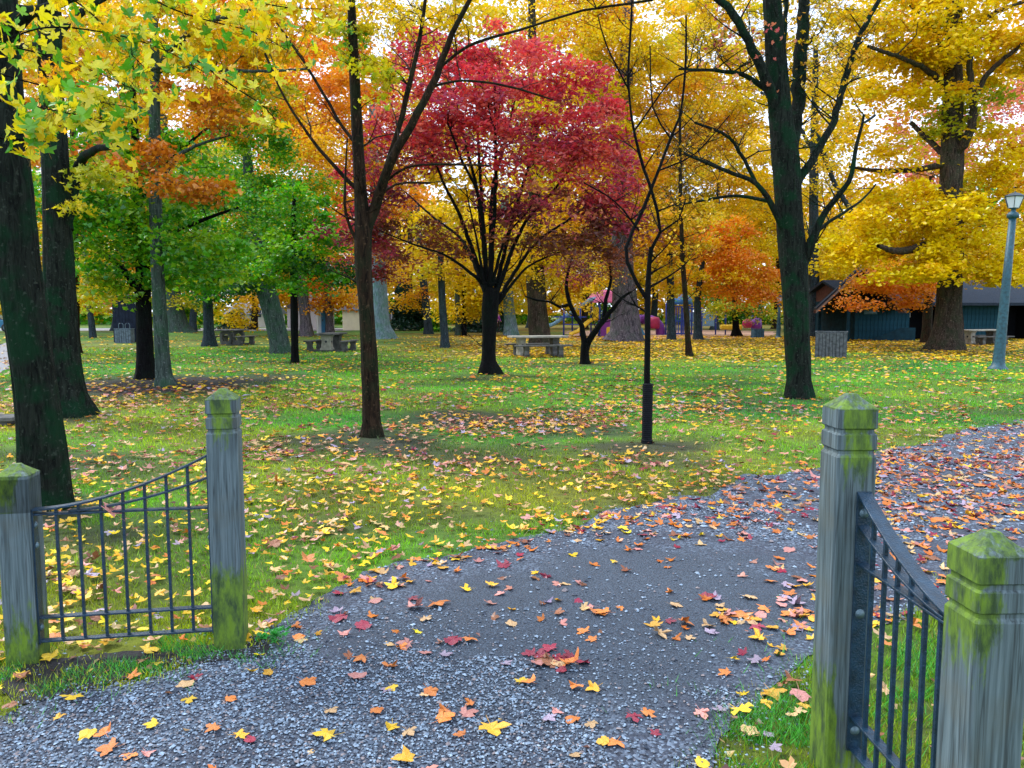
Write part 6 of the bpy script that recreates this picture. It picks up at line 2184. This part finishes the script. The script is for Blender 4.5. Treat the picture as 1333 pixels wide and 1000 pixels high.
# leaves the photograph lets one recognise: (px, py, colour, width px, how it looks)
NOTED = [(425, 963, 'yellow', 42, 'bright yellow maple leaf with folded lobes'), (578, 940, 'orange', 38, 'orange maple leaf with a smaller leaf at its tip'), (608, 934, 'pinkish', 34, 'pale pink leaf, half curled'),
         (735, 862, 'crimson', 46, 'dark crimson maple leaf on a small heap'), (715, 848, 'crimson', 34, 'purple-red leaf at the back of the small heap'), (745, 872, 'orange', 36, 'orange leaf resting on the small heap'), (700, 868, 'pinkish', 34, 'faded pink leaf at the left of the small heap'),
         (678, 891, 'yellow', 20, 'small yellow leaf lying below the crimson heap'), (690, 893, 'orange', 30, 'orange leaf lying below the crimson heap'), (327, 968, 'crimson', 22, 'small round red leaf'),
         (955, 863, 'yellow', 18, 'small clear yellow leaf alone on bare dirt'), (983, 864, 'mauve', 28, 'pale mauve leaf right of the small yellow one'), (943, 880, 'orange', 22, 'orange leaf just below the small yellow one'),
         (988, 834, 'golden', 40, 'large golden leaf near the tall right post'), (965, 930, 'yellow', 36, 'pale yellow maple leaf with a long stalk at the grass edge'), (1005, 907, 'golden', 34, 'golden leaf tilted on its edge by the grass'),
         (824, 938, 'crimson', 32, 'flat red leaf on bare dirt'), (843, 933, 'orange', 26, 'orange leaf touching a flat red one'), (773, 900, 'golden', 26, 'golden leaf curled, with a thin stalk'), (748, 898, 'orange', 24, 'orange leaf curled beside a golden one'),
         (787, 970, 'golden', 26, 'golden leaf standing on its points'), (770, 948, 'tan', 24, 'tan leaf flat on the path'), (510, 953, 'yellow', 30, 'yellow leaf with a tan leaf at its right'), (532, 958, 'tan', 26, 'tan leaf right of a yellow one'),
         (465, 886, 'pinkish', 32, 'pale pink leaf with a dark underside'), (400, 893, 'orange', 30, 'orange leaf bent like a little roof'), (350, 880, 'golden', 20, 'golden leaf near the foot of the weed'), (198, 948, 'yellow', 26, 'yellow leaf folded across'),
         (278, 952, 'orange', 26, 'orange leaf with raised points'), (142, 979, 'orange', 34, 'orange leaf flattened on the gravel'), (115, 962, 'yellow', 30, 'yellow leaf with a pink one behind it'), (246, 915, 'yellow', 22, 'small yellow leaf on pale gravel'),
         (95, 912, 'yellow', 28, 'yellow leaf on the dirt edge'), (205, 868, 'yellow', 18, 'small yellow leaf in front of the left fence'), (173, 885, 'orange', 24, 'orange leaf in front of the left fence'), (430, 930, 'tan', 24, 'tan leaf on pale gravel'),
         (490, 930, 'orange', 26, 'orange leaf lying flat on pale gravel'), (640, 955, 'golden', 40, 'long golden leaf folded lengthwise'), (600, 962, 'orange', 20, 'small orange leaf left of the long golden one'), (560, 905, 'orange', 28, 'orange leaf alone in the gravel'),
         (510, 900, 'yellow', 20, 'small yellow leaf next to a fallen stalk'), (470, 862, 'orange', 26, 'orange leaf below the dirt strip'), (530, 843, 'pinkish', 28, 'pale pink leaf with a dark rim'), (590, 838, 'crimson', 30, 'dark red leaf lying on dark gravel'),
         (610, 836, 'orange', 26, 'orange leaf beside a dark red one'), (975, 957, 'tan', 32, 'round beige leaf on the grassy corner'), (1000, 962, 'mauve', 20, 'small mauve leaf touching a round beige one'), (1048, 925, 'golden', 22, 'golden leaf leaning on the tall right post'),
         (1075, 990, 'tan', 30, 'tan leaf propped against the tall right post'), (93, 680, 'yellow', 26, 'pale yellow leaf seen behind the fence top rail'), (715, 940, 'mauve', 24, 'greyish leaf flat on the gravel'), (570, 790, 'orange', 30, 'orange leaf on the dark dirt'),
         (512, 766, 'yellow', 34, 'large yellow leaf at the path edge'), (462, 774, 'golden', 24, 'golden leaf on the dark dirt edge'), (540, 795, 'pinkish', 34, 'pink-tinged leaf on the dark dirt'), (640, 765, 'golden', 40, 'broad golden leaf on the path'),
         (785, 800, 'orange', 40, 'pair-lobed orange leaf in the middle of the path'), (890, 815, 'orange', 30, 'orange leaf near the path middle'), (810, 690, 'yellow', 44, 'wide pale yellow leaf far up the path')]

DENS = []


def scatter(n, y0, y1, u0, u1, cond, palette, w):
    """palette weights over FC names"""
    y = np.sqrt(rg.uniform(y0 ** 2, y1 ** 2, n))
    x = rg.uniform(u0, u1, n) * y
    k = cond(x, y)
    x, y = x[k], y[k]
    nm = list(palette)
    pw = np.array([palette[q] for q in nm], float)
    ids = rg.choice(len(nm), len(x), p=pw / pw.sum())
    for i in range(len(x)):
        DENS.append((x[i], y[i], nm[ids[i]], w * rg.lognormal(0, .22)))


inp = lambda x, y: inside(PATH, x, y)
mix_path = {'orange': 5, 'pinkish': 3, 'tan': 2.5, 'golden': 3, 'crimson': 2.2, 'brown': 1.6, 'yellow': 1.2, 'mauve': 1}
mix_far_path = {'orange': 5, 'pinkish': 3.6, 'crimson': 2.6, 'tan': 2, 'golden': 2, 'brown': 2, 'mauve': 1.4, 'yellow': .6}
mix_lawn = {'yellow': 5.2, 'golden': 3.6, 'tan': 3.4, 'brown': 1.8, 'pinkish': .9, 'orange': 1.2, 'mauve': .6, 'crimson': .2}
mix_mid = {'tan': 3, 'pinkish': 3, 'brown': 3.2, 'golden': 2.2, 'yellow': 1.2, 'mauve': 1.4, 'crimson': 1.1, 'orange': 1.3}
mix_carpet = {'yellow': 5, 'golden': 4, 'tan': 2, 'brown': .7}
A = lambda y0, y1, u0, u1: (y1 ** 2 - y0 ** 2) / 2 * (u1 - u0)
scatter(int(A(2.3, 3.7, -.7, .45) * 13), 2.3, 3.7, -.7, .45, inp, mix_path, .070)
scatter(int(A(3.7, 7, -.5, .46) * 26), 3.7, 7, -.5, .46, inp, mix_path, .076)
scatter(int(A(2.6, 9, .42, .8) * 100), 2.6, 9, .42, .8, inp, mix_far_path, .076)
scatter(int(A(6, 14, .2, .8) * 48), 6, 14, .2, .8, inp, mix_far_path, .09)
lawn_ok = lambda x, y: ~inside(PATH, x, y) & (rg.uniform(0, 1, len(x)) < .62 + .45 * vnoise(x, y, .7, 41))
scatter(int(A(2.4, 3.9, -.72, -.30) * 38), 2.4, 3.9, -.72, -.30, lawn_ok, mix_lawn, .070)
scatter(int(A(2.2, 6, .2, .8) * 42), 2.2, 6, .2, .8, lawn_ok, {'orange': 3, 'pinkish': 3, 'tan': 3, 'golden': 3, 'brown': 1, 'mauve': 1}, .075)
scatter(int(A(3.7, 7.6, -.72, .5) * 112), 3.7, 7.6, -.72, .5, lawn_ok, mix_lawn, .072)
scatter(int(A(7.6, 13.5, -.72, .6) * 105), 7.6, 13.5, -.72, .6, lambda x, y: lawn_ok(x, y) & (rg.uniform(0, 1, len(x)) < .5 + .5 * np.exp(-((x / y - .0) / .28) ** 2)), mix_mid, .085)
scatter(int(A(12, 17, -.72, .3) * 38), 12, 17, -.72, .3, lawn_ok, mix_mid, .10)
scatter(int(A(13, 27, -.72, .8) * 24), 13, 27, -.72, .8, lawn_ok, mix_lawn, .10)
carpet = lambda x, y: lawn_ok(x, y) & (rg.uniform(0, 1, len(x)) < np.clip((x / y + .17) * 5, .10, 1) * np.clip((y - 23) / 5, .2, 1))
scatter(int(A(24.5, 52, -.72, .8) * 52), 24.5, 52, -.72, .8, carpet, mix_carpet, .135)
# heaps along the bare patches and the red maple's own litter
for (px, py, n_, rx, ry, mixx) in [(760, 545, 260, 90, 14, mix_mid), (640, 560, 260, 130, 16, mix_mid), (360, 590, 200, 120, 18, mix_mid), (90, 760, 40, 60, 30, mix_lawn), (1050, 800, 26, 50, 40, {'orange': 4, 'golden': 3, 'pinkish': 2, 'mauve': 1}),
                                  (960, 800, 16, 60, 20, mix_path), (860, 680, 70, 150, 30, mix_path), (725, 862, 12, 34, 12, {'crimson': 3, 'pinkish': 2, 'brown': 1}), (300, 470, 160, 80, 6, mix_mid), (700, 460, 100, 50, 6, {'crimson': 2, 'pinkish': 2, 'brown': 2})]:
    for _ in range(n_):
        q = G(px + rg.normal(0, .5) * rx, max(428, py + rg.normal(0, .5) * ry))
        nm = list(mixx)
        pw = np.array([mixx[k] for k in nm], float)
        DENS.append((q.x, q.y, nm[rg.choice(len(nm), p=pw / pw.sum())], .085 * rg.lognormal(0, .2)))

for (px, py) in edge_far[7:17]:
    for _ in range(int(rg.integers(8, 34))):
        q = G(px + rg.normal(0, 30), py + rg.normal(3, 5))
        nm = list(mix_path)
        pw = np.array([mix_path[k] for k in nm], float)
        DENS.append((q.x, q.y, nm[rg.choice(len(nm), p=pw / pw.sum())], .070 * rg.lognormal(0, .3)))
xy = np.array([(d[0], d[1]) for d in DENS])
qx, qy = proj(np.c_[xy, np.full(len(xy), .02)])
onp = inside(PATH, xy[:, 0], xy[:, 1])
w_px = np.array([d[3] for d in DENS]) * F / xy[:, 1]
vis = (qx > 2) & (qx < 1331) & (qy < 996) & ~((qx < 58) & (qx > 4) & (qy > 600) & (qy < 870)) & ~((qx > 268) & (qx < 322) & (qy < 852)) & ~((qx > 1064) & (qx < 1140) & (qy < 990)) & ~((qx > 1238) & (qy > 690))
rank = np.argsort(-(w_px * vis))
chosen = set(rank[:300 - len(NOTED) - 1].tolist())


def put_leaf(x, y, z, cn, size, label, group, tilt):
    o = bpy.data.objects.new('fallen_leaf', FM[cn][int(rg.integers(8))])
    C.objects.link(o)
    o.location = (x, y, z)
    o.rotation_euler = (R(rg.uniform(-tilt, tilt)), R(rg.uniform(-tilt, tilt)), rg.uniform(0, 6.28))
    o.scale = (size * rg.uniform(.85, 1.15), size, size * rg.uniform(.6, 1.1))
    return tag(o, label, 'leaf', group)


SZ = lambda w: 'small' if w < .068 else ('large' if w > .102 else ('medium-sized' if w > .085 else 'middling'))
mesh_l = Acc()
far_l = Acc()
used = {}
for k, (px, py, cn, w, lab) in enumerate(NOTED):
    q = G(px, py)
    o_ = bool(inside(PATH, np.array([q.x]), np.array([q.y]))[0])
    put_leaf(q.x, q.y, .016 + (.015 if 'on the small heap' in lab or 'resting' in lab else 0), cn, min(.125, w * q.y / F * 1.0), lab + ', ' + zone_of(q.x, q.y, px, py, o_) if len(lab.split()) + len(zone_of(q.x, q.y, px, py, o_).split()) < 16 else lab, 'fallen leaves in the foreground', 9)
rest_n, rest_m, rest_f, single = [], [], [], []
for i, d in enumerate(DENS):
    if i in chosen:
        single.append((i, put_leaf(d[0], d[1], .012 if onp[i] else .026, d[2], d[3], 'x', 'fallen leaves in the foreground', 12 if onp[i] else 20)))
    elif d[1] < 9: rest_n.append(i)
    elif d[1] < 15: rest_m.append(i)
    else: rest_f.append(i)


def scatter_mesh(acc, idx, tpl, curl):
    if not len(idx): return
    idx = np.array(idx)
    P_ = np.c_[xy[idx], np.where(onp[idx], .012, .030) + hill(xy[idx, 0], xy[idx, 1])]
    s = np.array([DENS[i][3] for i in idx])
    cc = np.array([FCOL[DENS[i][2]] for i in idx]) * rg.uniform(.65, 1.2, (len(idx), 1)) * rg.uniform(.92, 1.08, (len(idx), 3))
    leaves(acc, P_, s, np.clip(cc, 0, .9), tpl, (0, 24), curl, rg)


scatter_mesh(mesh_l, rest_n, 'maple', .55)
scatter_mesh(mesh_l, rest_m, 'lobed', .4)
scatter_mesh(far_l, rest_f, 'kite', 0)
# crumbs of old leaves between the whole ones
for (y0, y1, dn, sz_, u0, u1) in ((2.4, 5, 60, .028, -.72, .8), (5, 9, 45, .040, -.72, .8), (9, 14, 26, .055, -.72, .7)):
    nn = int(A(y0, y1, u0, u1) * dn)
    yy = np.sqrt(rg.uniform(y0 ** 2, y1 ** 2, nn))
    xx = rg.uniform(u0, u1, nn) * yy
    k_ = ~inside(PATH, xx, yy) | (rg.uniform(0, 1, nn) < .05)
    k_ &= rg.uniform(0, 1, nn) < .55 + .5 * vnoise(xx, yy, .5, 61)
    xx, yy = xx[k_], yy[k_]
    cs_ = np.array([(.20, .085, .04), (.42, .27, .12), (.12, .05, .035), (.55, .36, .10), (.36, .17, .13)])[rg.choice(5, len(xx))]
    leaves(mesh_l, np.c_[xx, yy, np.full(len(xx), .02)], sz_ * rg.uniform(.6, 1.4, len(xx)), cs_ * rg.uniform(.7, 1.2, (len(xx), 1)), 'cut', (0, 40), 0, rg)
fl_m = mat_leaf('fallen_leaf_litter', .12)
tag(mesh_l.build('leaf_litter', fl_m), 'fallen maple leaves strewn thickly over lawn and path', 'leaves', kind='stuff')
tag(far_l.build('leaf_carpet', fl_m), 'carpet of yellow leaves over the far lawn', 'leaves', kind='stuff')

# a label for each single leaf: look and place; then its neighbour; then its rank from the left
ORD = ['leftmost', 'second from left', 'third from left', 'fourth from left', 'fifth from left', 'sixth from left', 'seventh from left', 'eighth from left', 'ninth from left', 'tenth from left',
       'eleventh from left', 'twelfth from left', 'thirteenth from left', 'fourteenth from left', 'fifteenth from left', 'sixteenth from left', 'seventeenth from left', 'eighteenth from left']
SZ = lambda w: 'small' if w < .077 else ('large' if w > .098 else 'middling')
groups = {}
for i, o in single:
    z = zone_of(xy[i, 0], xy[i, 1], qx[i], qy[i], onp[i])
    groups.setdefault((SZ(DENS[i][3]), DENS[i][2], z), []).append((qx[i], i, o))
for (sz, cn, z), L in groups.items():
    if len(L) == 1:
        L[0][2]['label'] = f'{sz} {cn} maple leaf {z}'
    else:
        L.sort(key=lambda t: t[0])
        for r_, (_, i, o) in enumerate(L):
            w = 'rightmost' if r_ == len(L) - 1 else ORD[min(r_, 17)]
            o['label'] = f'{sz} {cn} leaf {z}, {w}'

# the big dry leaf caught on the left fence's straight rail
o = bpy.data.objects.new('caught_leaf', FM['pinkish'][1])
C.objects.link(o)
q = U(148, 664, 3.62)
o.location = (q.x, q.y - .02, q.z - .004)
o.rotation_euler = (R(35), R(8), R(75))
o.scale = (.10, .15, .12)
tag(o, 'dry pinkish-brown leaf caught on the top rail of the left fence', 'leaf')

tot = 0
for o in scene.objects:
    if o.type == 'MESH': tot += len(o.data.loops) - 2 * len(o.data.polygons)
print('TRIANGLES', tot)
